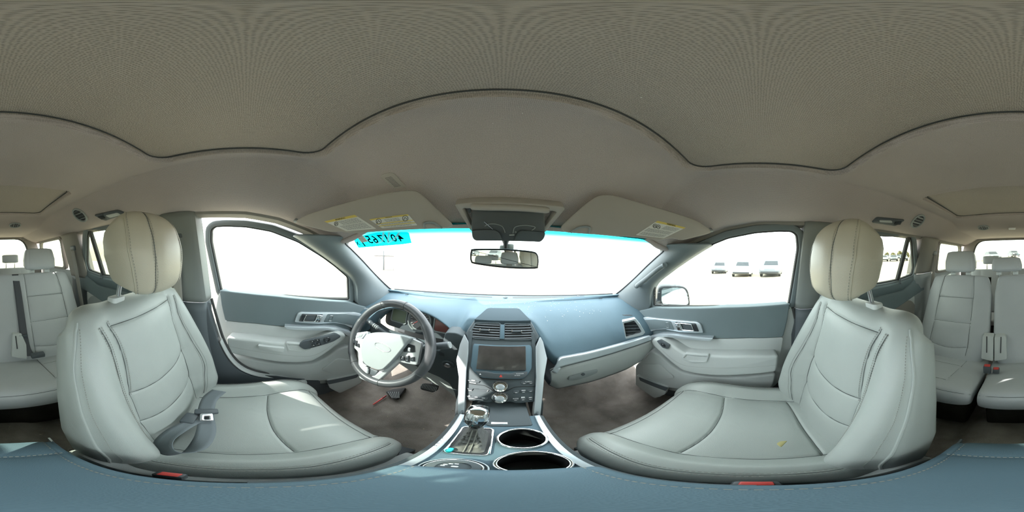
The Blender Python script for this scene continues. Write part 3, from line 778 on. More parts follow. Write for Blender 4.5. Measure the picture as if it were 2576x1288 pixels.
# ================================================================== DOORS
def offset_poly(P, d):
    """grow (d > 0) a 2D loop along its outward vertex normals"""
    P = [np.array(p, float) for p in P]; n = len(P)
    area = sum(P[i][0] * P[(i + 1) % n][1] - P[(i + 1) % n][0] * P[i][1] for i in range(n))
    s = 1 if area > 0 else -1; out = []
    for i in range(n):
        a, b, c = P[i - 1], P[i], P[(i + 1) % n]
        t1 = (b - a) / max(np.linalg.norm(b - a), 1e-9); t2 = (c - b) / max(np.linalg.norm(c - b), 1e-9)
        n1, n2 = np.array([t1[1], -t1[0]]) * s, np.array([t2[1], -t2[0]]) * s
        m = n1 + n2; m /= max(np.linalg.norm(m), 1e-6)
        out.append(tuple(b + m * d / max(m.dot(n1), 0.5)))
    return out
def flip_children(root):
    """turn a right-hand door into its left-hand mirror image"""
    seen = set()
    def go(o):
        for c in o.children:
            if c.type == 'MESH' and c.data.name not in seen:
                seen.add(c.data.name); c.data.transform(Matrix.Diagonal((-1, 1, 1, 1))); c.data.flip_normals()
            go(c)
    go(root)
def children_inverse(root):
    for c in root.children: c.matrix_parent_inverse = Matrix.Translation(-Vector(root.location))
CA = crop(1540, 560, 2.8)
FD = Frame((.725, -.1, -.45), (.055, -.62, 0), (0, 0, 1))        # inner face of the right front door, u to the rear
FG = Frame(GA, (GB - GA), (GC - GB))
if FG.n.x > 0: FG = Frame(GA, (GA - GB), (GC - GB))
def on(F, w, pts): return F.off(w).pxs(pts)

def front_door(name, hinge, label, driver):
    root = thing(name, (0, 0, 0), label, 'car door', kind='structure')
    # window frame and glass
    gl = [(1645, 768), (1645, 712), (1672, 687), (1700, 665), (1760, 626), (1830, 597), (1900, 583), (1960, 579), (1992, 580), (2006, 590), (2009, 625), (1985, 770), (1800, 773)]
    g2 = FG.pxs(gl); g2 = round_poly(g2, 0.012, 2)
    frame_ring('window_frame', FG, offset_poly(g2, 0.028), g2, 0.035, PILLAR, root, 0.006, w=0.012)
    frame_ring('window_seal', FG, offset_poly(g2, 0.003), offset_poly(g2, -0.007), 0.016, RUBBER, root, 0.002, w=0.004)
    slab('window_pane', FG, offset_poly(g2, 0.006), 0.004, GLASS, root, w=-0.006)
    # upper dark panel with its rolled top
    up = CA((100, 655), (180, 622), (290, 599), (520, 604), (800, 598), (1080, 586), (1252, 572), (1236, 690), (1205, 808), (950, 814), (700, 816), (430, 800), (250, 800), (150, 720))
    slab('upper_panel', FD, round_poly(on(FD, 0.012, up), 0.012), 0.055, DOORDK, root, 0.014, w=0.012, seg=4)
    prism('window_sill', [FD.pt(u, v - 0.006, 0.0) for u, v in on(FD, 0, CA((180, 612), (290, 598), (520, 603), (800, 597), (1080, 585), (1250, 571)))][::-1] + [on_gl(p) for p in CA((180, 600), (290, 585), (520, 592), (800, 588), (1080, 578), (1250, 565))], (0, 0, -0.02), DOORDK, root)
    # door body behind everything
    bd = [(-0.72, -0.40), (-0.70, 0.10), (-0.45, 0.19), (0.06, 0.235), (0.085, 0.1), (0.07, -0.10), (0.0, -0.26), (-0.10, -0.385), (-0.30, -0.40)]
    slab('door_shell', FD, round_poly(bd, 0.04), 0.05, LIGHTPL, root, 0.008, w=-0.012)
    # light insert
    ins = CA((262, 830), (330, 806), (430, 802), (700, 818), (950, 815), (1206, 808), (1190, 900), (1172, 1000), (960, 1005), (700, 990), (500, 960), (330, 850))
    slab('insert_panel', FD, round_poly(on(FD, 0.010, ins), 0.012), 0.03, LIGHTPL, root, 0.006, w=0.010)
    # armrest: a shelf standing out of the insert
    F2 = FD.off(0.075)
    ar = CA((268, 832), (300, 818), (345, 826), (430, 872), (510, 925), (600, 936), (690, 938), (950, 940), (1175, 938), (1170, 1000), (1160, 1052), (900, 1078), (720, 1082), (600, 1070), (490, 1045), (410, 985), (340, 920), (285, 870))
    ar2 = F2.pxs(ar)
    a = slab('armrest', F2, round_poly(ar2, 0.016), 0.075, LIGHTPL, root, 0.022, seg=5)
    seamp = [F2.pt(u, v, -0.0015) for u, v in smooth_path(F2.pxs(CA((345, 890), (420, 960), (500, 1003), (600, 1018), (760, 1024), (950, 1020), (1150, 1003))), 8)]
    tube('seam', seamp, 0.0018, STITCH, a, n=6)
    tube('seam', [p + Vector((0, 0, 0.008)) for p in seamp], 0.0012, STITCH, a, n=6)
    # pull cup
    F3 = FD.off(0.079)
    pc = round_poly(F3.pxs(CA((484, 955), (512, 922), (684, 934), (664, 988), (545, 984))), 0.010)
    frame_ring('pull_cup', F3, pc, offset_poly(pc, -0.008), 0.02, LIGHTPL, root, 0.003)
    slab('pull_cup_well', F3, offset_poly(pc, -0.007), 0.006, GREYTRIM, root, w=-0.006)
    # switch block
    if driver:
        sp = round_poly(F3.pxs(CA((300, 838), (340, 820), (560, 905), (590, 940), (545, 965), (350, 880))), 0.012)
        sw = slab('switch_panel', F3, sp, 0.012, DARKPL, root, 0.004, w=0.004)
        c0 = np.mean(np.array(F3.pxs(CA((340, 845), (560, 935)))), 0); dr = np.array(F3.px(CA((560, 935))[0])) - np.array(F3.px(CA((340, 845))[0])); L = np.linalg.norm(dr); dr /= L; nr = np.array([-dr[1], dr[0]])
        for i in range(4):
            p = c0 + dr * (0.005 + 0.024 * (i // 2)) + nr * (0.012 if i % 2 else -0.012)
            slab('window_switch', F3, [tuple(p + dr * x + nr * y) for x, y in rrect(0.019, 0.018, 0.003)], 0.008, GLOSSBLACK, sw, 0.002, w=0.009)
            text('switch_symbol', '^', F3, p[0], p[1], 0.012, WHITE, sw, w=0.0096)
        p = c0 - dr * 0.036
        torus('mirror_knob', F3, p[0], p[1], 0.012, 0.004, GLOSSBLACK, sw, w=0.006, n=20)
        p2 = F3.pxs(CA((690, 965), (900, 968), (880, 1000), (700, 1000)))
        slab('grab_handle', F3, round_poly(p2, 0.006), 0.03, LIGHTPL, root, 0.006, w=0.012)
    else:
        sp = round_poly(F3.pxs(CA((314, 832), (343, 823), (408, 862), (396, 890), (356, 880))), 0.006)
        sw = slab('switch_panel', F3, sp, 0.010, DARKPL, root, 0.003, w=0.004)
        slab('window_switch', F3, round_poly(F3.pxs(CA((345, 842), (372, 852), (380, 872), (352, 862))), 0.003), 0.006, GLOSSBLACK, sw, 0.002, w=0.008)
        text('switch_symbol', '^', F3, *F3.px(CA((362, 856))[0]), 0.012, WHITE, sw, w=0.0086)
    # lower panel, pocket, speaker
    F4 = FD.off(0.03)
    lo = CA((160, 1010), (270, 900), (340, 935), (420, 1010), (500, 1060), (720, 1092), (900, 1088), (1158, 1062), (1135, 1150), (1075, 1230), (960, 1262), (700, 1235), (560, 1185), (395, 1165), (330, 1240), (160, 1125))
    slab('lower_panel', F4, round_poly(F4.pxs(lo), 0.02), 0.05, LIGHTPL, root, 0.012, seg=3)
    F5 = FD.off(0.038)
    sp = round_poly(F5.pxs(CA((213, 998), (335, 998), (442, 1095), (318, 1116), (218, 1078))), 0.02)
    s = slab('speaker_grille', F5, sp, 0.012, LIGHTPL, root, 0.004)
    F6 = FD.off(0.052)
    p1 = round_poly(F6.pxs(CA((168, 1075), (192, 1090), (390, 1168), (372, 1212), (300, 1240), (162, 1142))), 0.012)
    slab('map_pocket', F6, p1, 0.022, LIGHTPL, root, 0.006)
    slab('pocket_opening', F6, round_poly(F6.pxs(CA((188, 1088), (392, 1164), (378, 1186), (196, 1112))), 0.006), 0.004, DARKPL, root, w=0.001)
    p2 = round_poly(F6.pxs(CA((520, 1195), (700, 1190), (1040, 1192), (1075, 1215), (960, 1275), (700, 1275), (540, 1240))), 0.02)
    slab('bottle_holder', F6, p2, 0.024, LIGHTPL, root, 0.008)
    slab('pocket_opening', F6, round_poly(F6.pxs(CA((540, 1172), (760, 1178), (1032, 1186), (1015, 1212), (900, 1226), (640, 1200))), 0.008), 0.004, DARKPL, root, w=0.001)
    # silver bezel with switch panel and inner handle
    F7 = FD.off(0.024)
    bz = round_poly(F7.pxs(CA((168, 678), (240, 666), (420, 684), (600, 699), (622, 715), (643, 778), (470, 772), (375, 752), (300, 758), (228, 786))), 0.008)
    b = slab('handle_bezel', F7, bz, 0.014, SILVER, root, 0.004)
    slab('bezel_inlay', F7, round_poly(F7.pxs(CA((198, 686), (300, 682), (414, 694), (440, 756), (360, 746), (240, 756))), 0.008), 0.006, DOORDK, b, 0.002, w=0.002)
    cup = round_poly(F7.pxs(CA((444, 698), (590, 710), (613, 768), (462, 757))), 0.006)
    slab('handle_cup', F7, cup, 0.006, DARKPL, b, 0.002, w=0.002)
    h = round_poly(F7.pxs(CA((446, 706), (476, 702), (500, 754), (468, 754))), 0.004)
    slab('inner_handle', F7, h, 0.01, CHROME, root, 0.003, w=0.012)
    tube('handle_rim', [F7.pt(u, v, 0.006) for u, v in offset_poly(round_poly(F7.pxs(CA((478, 704), (560, 712), (580, 760), (498, 754))), 0.005), -0.001)], 0.003, CHROME, b, closed=True, n=8)
    slab('lock_button', F7, round_poly(F7.pxs(CA((570, 712), (590, 714), (610, 764), (588, 762))), 0.003), 0.008, GLOSSBLACK, b, 0.002, w=0.008)
    k = round_poly(F7.pxs(CA((376, 702), (398, 700), (408, 742), (386, 740))), 0.004)
    frame_ring('lock_switch', F7, k, offset_poly(k, -0.0025), 0.004, CHROME, b, 0.001, w=0.004)
    # lower silver strip
    F8 = FD.off(0.045)
    st = F8.pxs(CA((238, 838), (250, 806), (340, 786), (420, 788), (530, 802), (712, 816), (690, 834), (520, 824), (400, 808), (320, 806), (270, 832)))
    slab('trim_strip', F8, round_poly(st, 0.006), 0.04, SILVER, root, 0.004)
    # lock pin
    q = on_gl((1928, 772)) + GN * 0.028
    lathe('lock_pin', Frame(q, (1, 0, 0), (0, 1, 0)), 0, 0, [(0.009, -0.012), (0.009, 0.0), (0.004, 0.002), (0.004, 0.012), (0.006, 0.014), (0.006, 0.022), (0.002, 0.025)], DARKPL, root, 16)
    if not driver: tube('edge_seal', [FD.pt(u, v, -0.020) for u, v in ((0.066, 0.215), (0.078, 0.15), (0.083, 0.08), (0.076, -0.02), (0.068, -0.11), (0.035, -0.20), (-0.01, -0.27))], 0.009, RUBBER, root, n=8)
    if driver:
        flip_children(root)
    root.location = hinge; children_inverse(root)
    return root
door_1 = front_door('door_1', (-0.77, 0.60, -0.45), 'driver door standing ajar with many window switches', True)
door_1.rotation_euler = (0, 0, math.radians(-11))
door_2 = front_door('door_2', (0.77, 0.60, -0.45), 'closed front passenger door with a scratched mirror outside its window', False)

FRD = Frame((.735, -.7, -.45), (0, -1, 0), (0, 0, 1))
RA_, RB_, RC_ = Vector((.762, -.2, -.22)), Vector((.757, -1.1, -.20)), Vector((.668, -.6, .13))
FRG = Frame(RA_, (RB_ - RA_), (RC_ - RA_))
if FRG.n.x > 0: FRG = Frame(RA_, (RA_ - RB_), (RC_ - RA_))
CC = crop(2200, 580, 2.684); CD = crop(2190, 560, 8.05)
def rear_door(name, s, label):
    root = thing(name, (0, 0, 0), label, 'car door', kind='structure')
    top = FRG.pxs(CD((300, 262), (520, 262), (760, 252), (800, 285), (835, 420), (868, 900), (835, 1055), (575, 1155), (365, 1200)))
    # continue the opening forward to the centre pillar
    q0 = onpl(CD((300, 262))[0], FRG.o, FRG.n); q1 = onpl(CD((365, 1200))[0], FRG.o, FRG.n)
    def loc(p):
        d = p - FRG.o; return (d.dot(FRG.ax), d.dot(FRG.ay))
    fr_t = loc(Vector((q0.x, -0.36, q0.z - 0.01))); fr_b = loc(Vector((q1.x, -0.36, q1.z - 0.01)))
    g2 = round_poly([fr_b, fr_t] + top, 0.015, 3)
    frame_ring('window_frame', FRG, offset_poly(g2, 0.045), g2, 0.035, PILLAR, root, 0.008, w=0.016)
    frame_ring('window_seal', FRG, offset_poly(g2, 0.002), offset_poly(g2, -0.007), 0.014, RUBBER, root, 0.002, w=0.004)
    slab('window_pane', FRG, offset_poly(g2, 0.006), 0.004, GLASS_PRIV, root, w=-0.006)
    d2 = FRG.pxs(CD((752, 255), (800, 280), (575, 1160), (515, 1165)))
    slab('window_divider', FRG, d2, 0.018, RUBBER, root, 0.003, w=0.008)
    up = [(-0.36, 0.07), (-0.36, 0.215), (0.2, 0.225)] + FRD.off(0.02).pxs(CC((300, 306), (330, 322), (342, 345), (341, 410), (290, 432))) + [(0.0, 0.07)]
    slab('upper_panel', FRD, round_poly(up, 0.02), 0.06, DOORDK, root, 0.016, w=0.02, seg=4)
    gb = [onpl(p, FRG.o, FRG.n) for p in CD((365, 1200), (575, 1155), (835, 1055), (868, 1000))]
    pb = [(v.x, v.y, v.z - 0.002) for v in gb]; pb = [(pb[0][0], -0.36, pb[0][2] - 0.012)] + pb
    grid('window_sill', [[(0.724, y, z - 0.075), (0.722, y, z - 0.022), (0.735, y, z - 0.004), (x - 0.005, y, z), (x + 0.02, y, z - 0.01)] for x, y, z in pb], DOORDK, root, thick=0.006)
    lo = [(-0.36, -0.45), (-0.36, 0.10)] + FRD.off(0.008).pxs(CC((200, 465), (336, 414), (332, 500), (322, 560))) + [(0.30, -0.15), (0.12, -0.40), (-0.05, -0.45)]
    slab('lower_panel', FRD, round_poly(lo, 0.03), 0.05, LIGHTPL, root, 0.01, w=0.008)
    sp = FRD.off(0.016).pxs(CC((75, 530), (205, 470), (252, 474), (274, 500), (270, 580), (245, 640), (60, 700)))
    slab('speaker_grille', FRD, round_poly(sp, 0.02), 0.01, GREYTRIM if s < 0 else PILLAR_WARM, root, 0.004, w=0.016)
    slab('armrest', FRD, round_poly([(-0.30, -0.06), (-0.30, 0.03), (-0.05, 0.02), (0.02, -0.02), (-0.02, -0.07)], 0.02), 0.06, LIGHTPL, root, 0.015, w=0.06, seg=4)
    q = onpl((2256, 707), FRG.o, FRG.n) + FRG.n * 0.03
    lathe('lock_pin', Frame(q, (1, 0, 0), (0, 1, 0)), 0, 0, [(0.008, -0.012), (0.008, 0.0), (0.0035, 0.002), (0.0035, 0.012), (0.005, 0.014), (0.005, 0.022), (0.002, 0.024)], DARKPL, root, 12)
    if s < 0: flip_children(root)
    root.location = (s * 0.77, -0.36, -0.45); children_inverse(root)
    return root
rear_door('door_3', -1, 'closed rear door on the driver side with dark glass')
rear_door('door_4', 1, 'closed rear door on the passenger side with parked cars outside')
# ================================================================== DASHBOARD
E1 = crop(1100, 720, 3.789); E2 = crop(840, 700, 4.025); E4 = crop(1000, 980, 4.183); E6 = crop(1010, 720, 6.44)
dash = thing('dashboard', (0, 0.70, -0.60), 'wide blue-grey dashboard with touchscreen, air vents and glove box', 'dashboard')
def yb(x): return ws_y(x, -0.224) - 0.006
AR = [(0, -.224), (-.03, -.2235), (.835, -.2335), (.826, -.2405), (.78, -.248), (.705, -.272), (.635, -.312), (.585, -.352), (.553, -.392), (.540, -.418), (.545, -.46)]
AC = [(0, -.224), (-.03, -.2235), (.835, -.2335), (.826, -.239), (.79, -.247), (.74, -.252), (.69, -.257), (.645, -.262), (.630, -.275), (.615, -.30), (.60, -.34)]
AL = [(0, -.224), (-.03, -.2235), (.835, -.2335), (.826, -.238), (.765, -.236), (.71, -.234), (.66, -.236), (.622, -.243), (.612, -.252), (.628, -.262), (.70, -.270)]
def prof(x):
    wl = float(sstep(-0.66, -0.56, x) * (1 - sstep(-0.215, -0.155, x))); wc = float(sstep(-0.20, -0.14, x) * (1 - sstep(0.10, 0.19, x)))
    if x < -0.4: wc = 0
    wr = max(1 - wl - wc, 0)
    out = []
    for i in range(len(AR)):
        p = np.array(AR[i]) * wr + np.array(AC[i]) * wc + np.array(AL[i]) * wl
        y, z = p
        if i < 2: y = yb(x) + (0, -.03)[i]
        else:
            y -= 0.20 * x * x * (1 - (i - 2) / 9) + (0.0 if i < 4 else 0.10 * max(abs(x) - 0.45, 0))
        if wl > 0 and i >= 4:
            z -= wl * 0.085 * abs((x + 0.385) / 0.20) ** 2.4 * min((i - 3) / 4, 1) * (1.0 if x > -0.385 else 0.75)
        out.append((x, y, z))
    return smooth_path(out, 5)
xs = np.linspace(-0.665, 0.665, 150)
body = grid('top_pad', [prof(x) for x in xs], DASH, dash, thick=0.006, off=1)
# narrow defrost slots and the light sensor on the vent strip
def strip_pt(x, dy=0.0):
    pr = prof(x); y = 0.858 - 0.22 * x * x + dy
    return Vector((x, y, float(np.interp(-y, [-q[1] for q in pr], [q[2] for q in pr])) + 0.0008))
for a, b in ((-0.44, -0.065), (0.045, 0.44)):
    up = [strip_pt(x, 0.010) for x in np.linspace(a, b, 14)]; dn = [strip_pt(x, -0.002) for x in np.linspace(a, b, 14)][::-1]
    prism('defrost_slot', up + dn, (0, 0, -0.004), BLACK, dash)
lathe('light_sensor', Frame(strip_pt(0.005) + Vector((0, 0.002, 0)), (1, 0, 0), (0, 1, 0)), 0, 0, [(0.012, -0.002), (0.012, 0.002), (0.008, 0.006), (0.002, 0.008)], DARKPL, dash, 18)
for s in (-1, 1):
    tube('pad_joint', [(s * 0.52, yb(0.52) - 0.02, -0.2395), (s * 0.515, yb(0.52) - 0.07, -0.2315)], 0.0016, BLACK, dash, n=6)

# ---- centre stack
FS = Frame((0, .62, -.262), (1, 0, 0), (0, .19, .273))
def S(*pts): return FS.pxs(E1(*pts))
stack = dash
slab('stack_face', FS, S((352, 322), (893, 332), (930, 395), (974, 475), (936, 552), (942, 800), (930, 1102), (760, 1120), (700, 1105), (520, 1104), (500, 1114), (270, 1085), (285, 800), (300, 540), (270, 445), (300, 392)), 0.10, DASHGREY, stack, 0.006, seg=3)
FT = Frame((0, .62, -.2585), (1, 0, 0), (0, .14, .010))
gp = FT.pxs(E1((482, 207), (778, 211), (895, 329), (352, 319)))
slab('speaker_cover', FT, round_poly(gp, [0.02, 0.02, 0.004, 0.004]), 0.02, SPKR, stack, 0.003, w=0.002)
# vents
for inner, hand in (([(372, 352), (598, 358), (596, 504), (345, 492), (318, 440)], (410, 497, 418)), ([(642, 362), (880, 368), (926, 468), (892, 506), (640, 506)], (710, 800, 430))):
    o = round_poly(S(*inner), 0.006)
    v = frame_ring('air_vent', FS, offset_poly(o, 0.004), offset_poly(o, -0.001), 0.012, DASHGREY, stack, 0.002, w=0.005)
    slab('vent_well', FS, o, 0.004, BLACK, v, w=0.001)
    us = [p[0] for p in o]; vs = [p[1] for p in o]; v0, v1 = min(vs), max(vs)
    for k in range(6):
        vv = v0 + (v1 - v0) * (k + 0.6) / 6.2
        # clip the slat to the opening
        cross = []
        for i in range(len(o)):
            (a, b), (c, d) = o[i - 1], o[i]
            if (b - vv) * (d - vv) < 0: cross.append(a + (c - a) * (vv - b) / (d - b))
        if len(cross) >= 2:
            a, b = min(cross) + 0.001, max(cross) - 0.001
            prism('slat', [FS.pt(a, vv + 0.0028, 0.002), FS.pt(b, vv + 0.0028, 0.002), FS.pt(b, vv - 0.0022, 0.0055), FS.pt(a, vv - 0.0022, 0.0055)], FS.n * -0.0015, DARKPL, v)
    (h0, h1, hy) = hand
    p0, p1 = S((h0, hy), (h1, hy + 4))
    slab('vent_tab', FS, rrect(abs(p1[0] - p0[0]), 0.007, 0.002, 4, (p0[0] + p1[0]) / 2, (p0[1] + p1[1]) / 2), 0.008, DARKPL, v, 0.0015, w=0.010)
    for q in (p0, p1): slab('vent_tab_end', FS, rrect(0.004, 0.008, 0.001, 3, *q), 0.008, CHROME, v, 0.001, w=0.0105)
slab('vent_post', FS, S((602, 366), (640, 370), (638, 506), (596, 504)), 0.006, DASH, stack, 0.002, w=0.008)
# screen
bo = round_poly(S((350, 548), (886, 560), (902, 590), (900, 785), (852, 855), (805, 884), (420, 872), (345, 812), (318, 765), (340, 570)), 0.008)
slab('screen_bezel', FS, bo, 0.012, DASH, stack, 0.004, w=0.006)
si = round_poly(S((398, 563), (840, 572), (844, 796), (374, 786)), 0.003)
sc = slab('touchscreen', FS, si, 0.004, SCREEN, stack, 0.0008, w=0.0075)
slab('screen_rim', FS, round_poly(S((370, 788), (845, 798), (830, 806), (640, 808), (500, 800)), 0.003), 0.003, GLOSSBLACK, stack, w=0.0085)
hz = round_poly(S((362, 806), (480, 808), (540, 826), (690, 830), (760, 814), (860, 812), (850, 852), (806, 872), (700, 876), (500, 870), (410, 858)), 0.004)
hzp = slab('hazard_strip', FS, hz, 0.006, DARKPL, stack, 0.002, w=0.009)
tri = S((606, 838), (622, 864), (590, 864))
slab('hazard_triangle', FS, tri, 0.001, RED, hzp, w=0.0098)
slab('eject_mark', FS, S((412, 828), (421, 841), (403, 841)), 0.001, WHITE, hzp, w=0.0098)
text('airbag_text', 'PASSENGER', FS, *S((785, 832))[0], 0.0045, WHITE, hzp, w=0.0098)
text('airbag_text', 'AIR BAG', FS, *S((760, 848))[0], 0.0045, WHITE, hzp, w=0.0098)
slab('disc_slot', FS, round_poly(S((395, 862), (500, 878), (815, 880), (800, 890), (500, 890), (420, 882)), 0.002), 0.003, BLACK, stack, w=0.004)
# knobs
for (ku, kv), face in ((S((600, 953))[0], SILVER), (S((595, 1060))[0], SILVER)):
    kn = lathe('control_knob', FS, ku, kv, [(0.024, -0.004), (0.024, 0.002), (0.0225, 0.0045), (0.020, 0.005), (0.0195, 0.018), (0.0185, 0.021), (0.012, 0.0215), (0.0115, 0.019), (0.0, 0.019)], CHROME, stack, 40)
    torus('knob_ring', FS, ku, kv, 0.0225, 0.0022, GLOSSBLACK, kn, w=0.003)
    lathe('knob_cap', FS, ku, kv, [(0.0125, 0.019), (0.0125, 0.0225), (0.011, 0.0235), (0.0, 0.0235)], SILVER, kn, 30)
# panel joints and buttons
def line(name, pts, r=0.0012, m=BLACK, w=0.0004): return tube(name, [FS.pt(u, v, w) for u, v in smooth_path(S(*pts), 6)], r, m, stack, n=6)
line('panel_joint', [(285, 925), (380, 938), (450, 948), (500, 975), (545, 1000), (600, 1006), (650, 1003), (690, 985), (735, 962), (820, 955), (935, 952)])
for q in ([(290, 892), (408, 902), (398, 918), (370, 922), (312, 914)], [(282, 968), (330, 975), (345, 975), (330, 992), (300, 990)], [(345, 975), (395, 978), (415, 988), (440, 1004), (475, 1002), (488, 985)], [(276, 1042), (340, 1050), (488, 1062), (474, 1082), (440, 1082), (300, 1062)]):
    slab('button', FS, round_poly(S(*q), 0.002), 0.004, DARKPL, stack, 0.0015, w=0.004)
    a, b = S(q[-2], q[-1]); 
    slab('button_edge', FS, [(a[0], a[1]), (b[0], b[1]), (b[0], b[1] - 0.0014), (a[0], a[1] - 0.0014)], 0.001, WHITE, stack, w=0.0052)
for (x, y) in ((828, 928), (892, 924), (752, 1014), (822, 1008), (890, 1000), (746, 1086), (818, 1082), (888, 1076)):
    p = S((x, y))[0]
    slab('button', FS, rrect(0.0165, 0.011, 0.0025, 3, p[0], p[1] + 0.003), 0.003, DARKPL, stack, 0.001, w=0.002)
    slab('button_mark', FS, rrect(0.007, 0.0014, 0.0004, 2, *p), 0.0006, WHITE, stack, w=0.0028)
for s, x, y, z in (('SEEK', 345, 897, .0048), ('TUNE', 857, 909, .0048), ('-', 823, 913, .006), ('+', 890, 907, .006), ('AUTO', 746, 1069, .0048)):
    p = S((x, y))[0]; text('button_text', s, FS, p[0], p[1], z * 1.15, WHITE, stack, w=0.0052)
for x, y, L in ((820, 990, .011), (886, 1057, .008), (372, 1054, .008), (440, 1064, .009), (815, 1054, .010), (815, 1061, .010)):
    slab('button_mark', FS, rrect(L, 0.0022, 0.0006, 2, *S((x, y))[0]), 0.0006, WHITE, stack, w=0.0052)
slab('fan_mark', FS, rrect(0.005, 0.004, 0.001, 2, *S((306, 1044))[0]), 0.0006, WHITE, stack, w=0.0052)

def both(name, w, pts, m, th, parent, bv=0.003, r=0.004): return slab(name, FS, round_poly(S(*pts), r), th, m, parent, bv, w=w, seg=3)
both('trim_blade', 0.012, [(262, 460), (301, 532), (298, 640), (280, 800), (272, 1000), (262, 1228), (205, 1224), (208, 1000), (212, 860), (188, 700), (222, 556)], SILVER, 0.03, stack)
both('trim_blade', 0.012, [(976, 484), (1002, 532), (1040, 690), (1012, 850), (998, 1000), (970, 1245), (910, 1236), (926, 1090), (940, 880), (935, 580)], SILVER, 0.03, stack)
# cheeks of the stack towards the footwells
for s in (-1, 1):
    o = [(s * 0.105 - 0.01, .585, -.30), (s * 0.105 - 0.01, .425, -.56), (s * 0.105 - 0.01, .425, -.80), (s * 0.12 - 0.01, .80, -.80), (s * 0.12 - 0.01, .72, -.30)]
    prism('stack_cheek', o, (s * 0.012, 0, 0), DASHGREY, stack, 0.004)
# ---- glove box side
def fdash(P): return P.y - (0.540 - 0.14 * max(P.x, 0) ** 2 * 1.2)
def ond(p, d=0.0): return onsurf(p, lambda P: fdash(P) + d)
def band(name, top, bot, m, parent, th=0.02, d0=0.0, d1=0.0, nv=6, k=6, bulge=0.0):
    a = smooth_path([tuple(ond(p, d0)) for p in top], k); b = smooth_path([tuple(ond(p, d1)) for p in bot], k)
    rows = []
    for p, q in zip(a, b):
        rows.append([tuple(np.array(p) * (1 - t) + np.array(q) * t + np.array([0, -bulge * math.sin(PI * t), 0])) for t in np.linspace(0, 1, nv)])
    return grid(name, rows, m, parent, thick=th, off=1)
glove_t = [(1386, 934), (1405, 926), (1440, 916), (1480, 906), (1530, 892), (1575, 878), (1622, 862), (1638, 856)]
strip_t = [(1393, 929), (1408, 905), (1440, 897), (1480, 889), (1530, 876), (1575, 863), (1622, 849), (1638, 845)]
glove_b = [(1382, 968), (1402, 977), (1440, 970), (1480, 962), (1530, 946), (1575, 929), (1615, 906), (1636, 880)]
band('trim_strip', strip_t, glove_t, SILVER, dash, 0.02, 0.012, 0.016)
band('lower_lip', glove_t, [(p[0], p[1] + 3) for p in glove_t], DARKPL, dash, 0.01, 0.006, 0.006, 2)
gb = band('glove_box', [(p[0], p[1] + 2) for p in glove_t], glove_b, LIGHTPL, dash, 0.02, 0.008, -0.03, 10, bulge=0.012)
gh = [ond(p, 0.012) for p in [(1432, 948), (1470, 937), (1505, 930), (1503, 938), (1480, 948), (1450, 957), (1430, 958)]]
prism('glove_latch', [tuple(p) for p in round_poly([tuple(q) for q in gh], 0.006)], (0, 0.02, 0), GREYTRIM, gb, 0.003)
q = ond((1467, 942), 0.016); lathe('glove_lock', Frame(q, (1, 0, 0), (0, 0, 1)), 0, 0, [(0.007, -0.004), (0.007, 0.002), (0.005, 0.003), (0.0, 0.003)], DARKPL, gb, 18)
# underside of the dash
grid('knee_floor', [[tuple(ond(p, -0.03) + Vector((0, 0, 0.002)))  , (ond(p).x, 0.95, -0.66)] for p in glove_b], DARKPL, dash, thick=0.004)
prism('dash_core', [(x, .80, z) for x, z in ((-.64, -.30), (.64, -.30), (.62, -.60), (-.62, -.60))], (0, 0.08, 0), DARKPL, dash)
# right air vent beside the door, left one behind the wheel
def end_vent(pts_o, pts_i, F, nsl=5, mir=False):
    o = [F.px(p) for p in pts_o]; i = [F.px(p) for p in pts_i]
    o = round_poly(o, 0.004, 3); i = round_poly(i, 0.004, 3)
    v = frame_ring('side_vent', F, o, i, 0.02, SILVER, dash, 0.003, w=0.004)
    slab('vent_well', F, offset_poly(i, 0.002), 0.004, BLACK, v, w=-0.012)
    vs = [p[1] for p in i]; v0, v1 = min(vs), max(vs)
    for k in range(nsl):
        vv = v0 + (v1 - v0) * (k + 0.6) / (nsl + 0.2); cr = []
        for j in range(len(i)):
            (a, b), (c, d) = i[j - 1], i[j]
            if (b - vv) * (d - vv) < 0: cr.append(a + (c - a) * (vv - b) / (d - b))
        if len(cr) >= 2: prism('slat', [F.pt(min(cr), vv + 0.004, -0.010), F.pt(max(cr), vv + 0.004, -0.010), F.pt(max(cr), vv - 0.003, 0.0), F.pt(min(cr), vv - 0.003, 0.0)], F.n * -0.002, DARKPL, v)
    c = np.mean(np.array(i), 0); slab('vent_tab', F, rrect(0.02, 0.006, 0.002, 3, c[0], c[1]), 0.006, DARKPL, v, 0.001, w=0.004)
o = onsurf((1592, 826), lambda P: P.y - 0.485); FV = Frame(o, (0.80, -0.60, 0.0), (0, -0.1, 1))
end_vent(CA((70, 695), (163, 674), (200, 720), (233, 772), (215, 790), (95, 817)), CA((82, 707), (154, 690), (180, 722), (207, 768), (195, 777), (98, 802)), FV)
lp = onsurf((935, 800), lambda P: P.y - 0.60); FVL = Frame(lp, (0.82, 0.57, 0.0), (0, -0.1, 1))
end_vent([(905, 775), (955, 775), (958, 830), (905, 835)], [(910, 781), (950, 781), (953, 824), (910, 829)], FVL, 4)
# demister grille at the right corner of the dash top
for k in range(5):
    a = onsurf((1566 + k * 4.2, 792), lambda P: P.z + 0.262); tube('demister_fin', [a, a + Vector((0.004, -0.016, 0.0))], 0.0016, BLACK, dash, n=6)

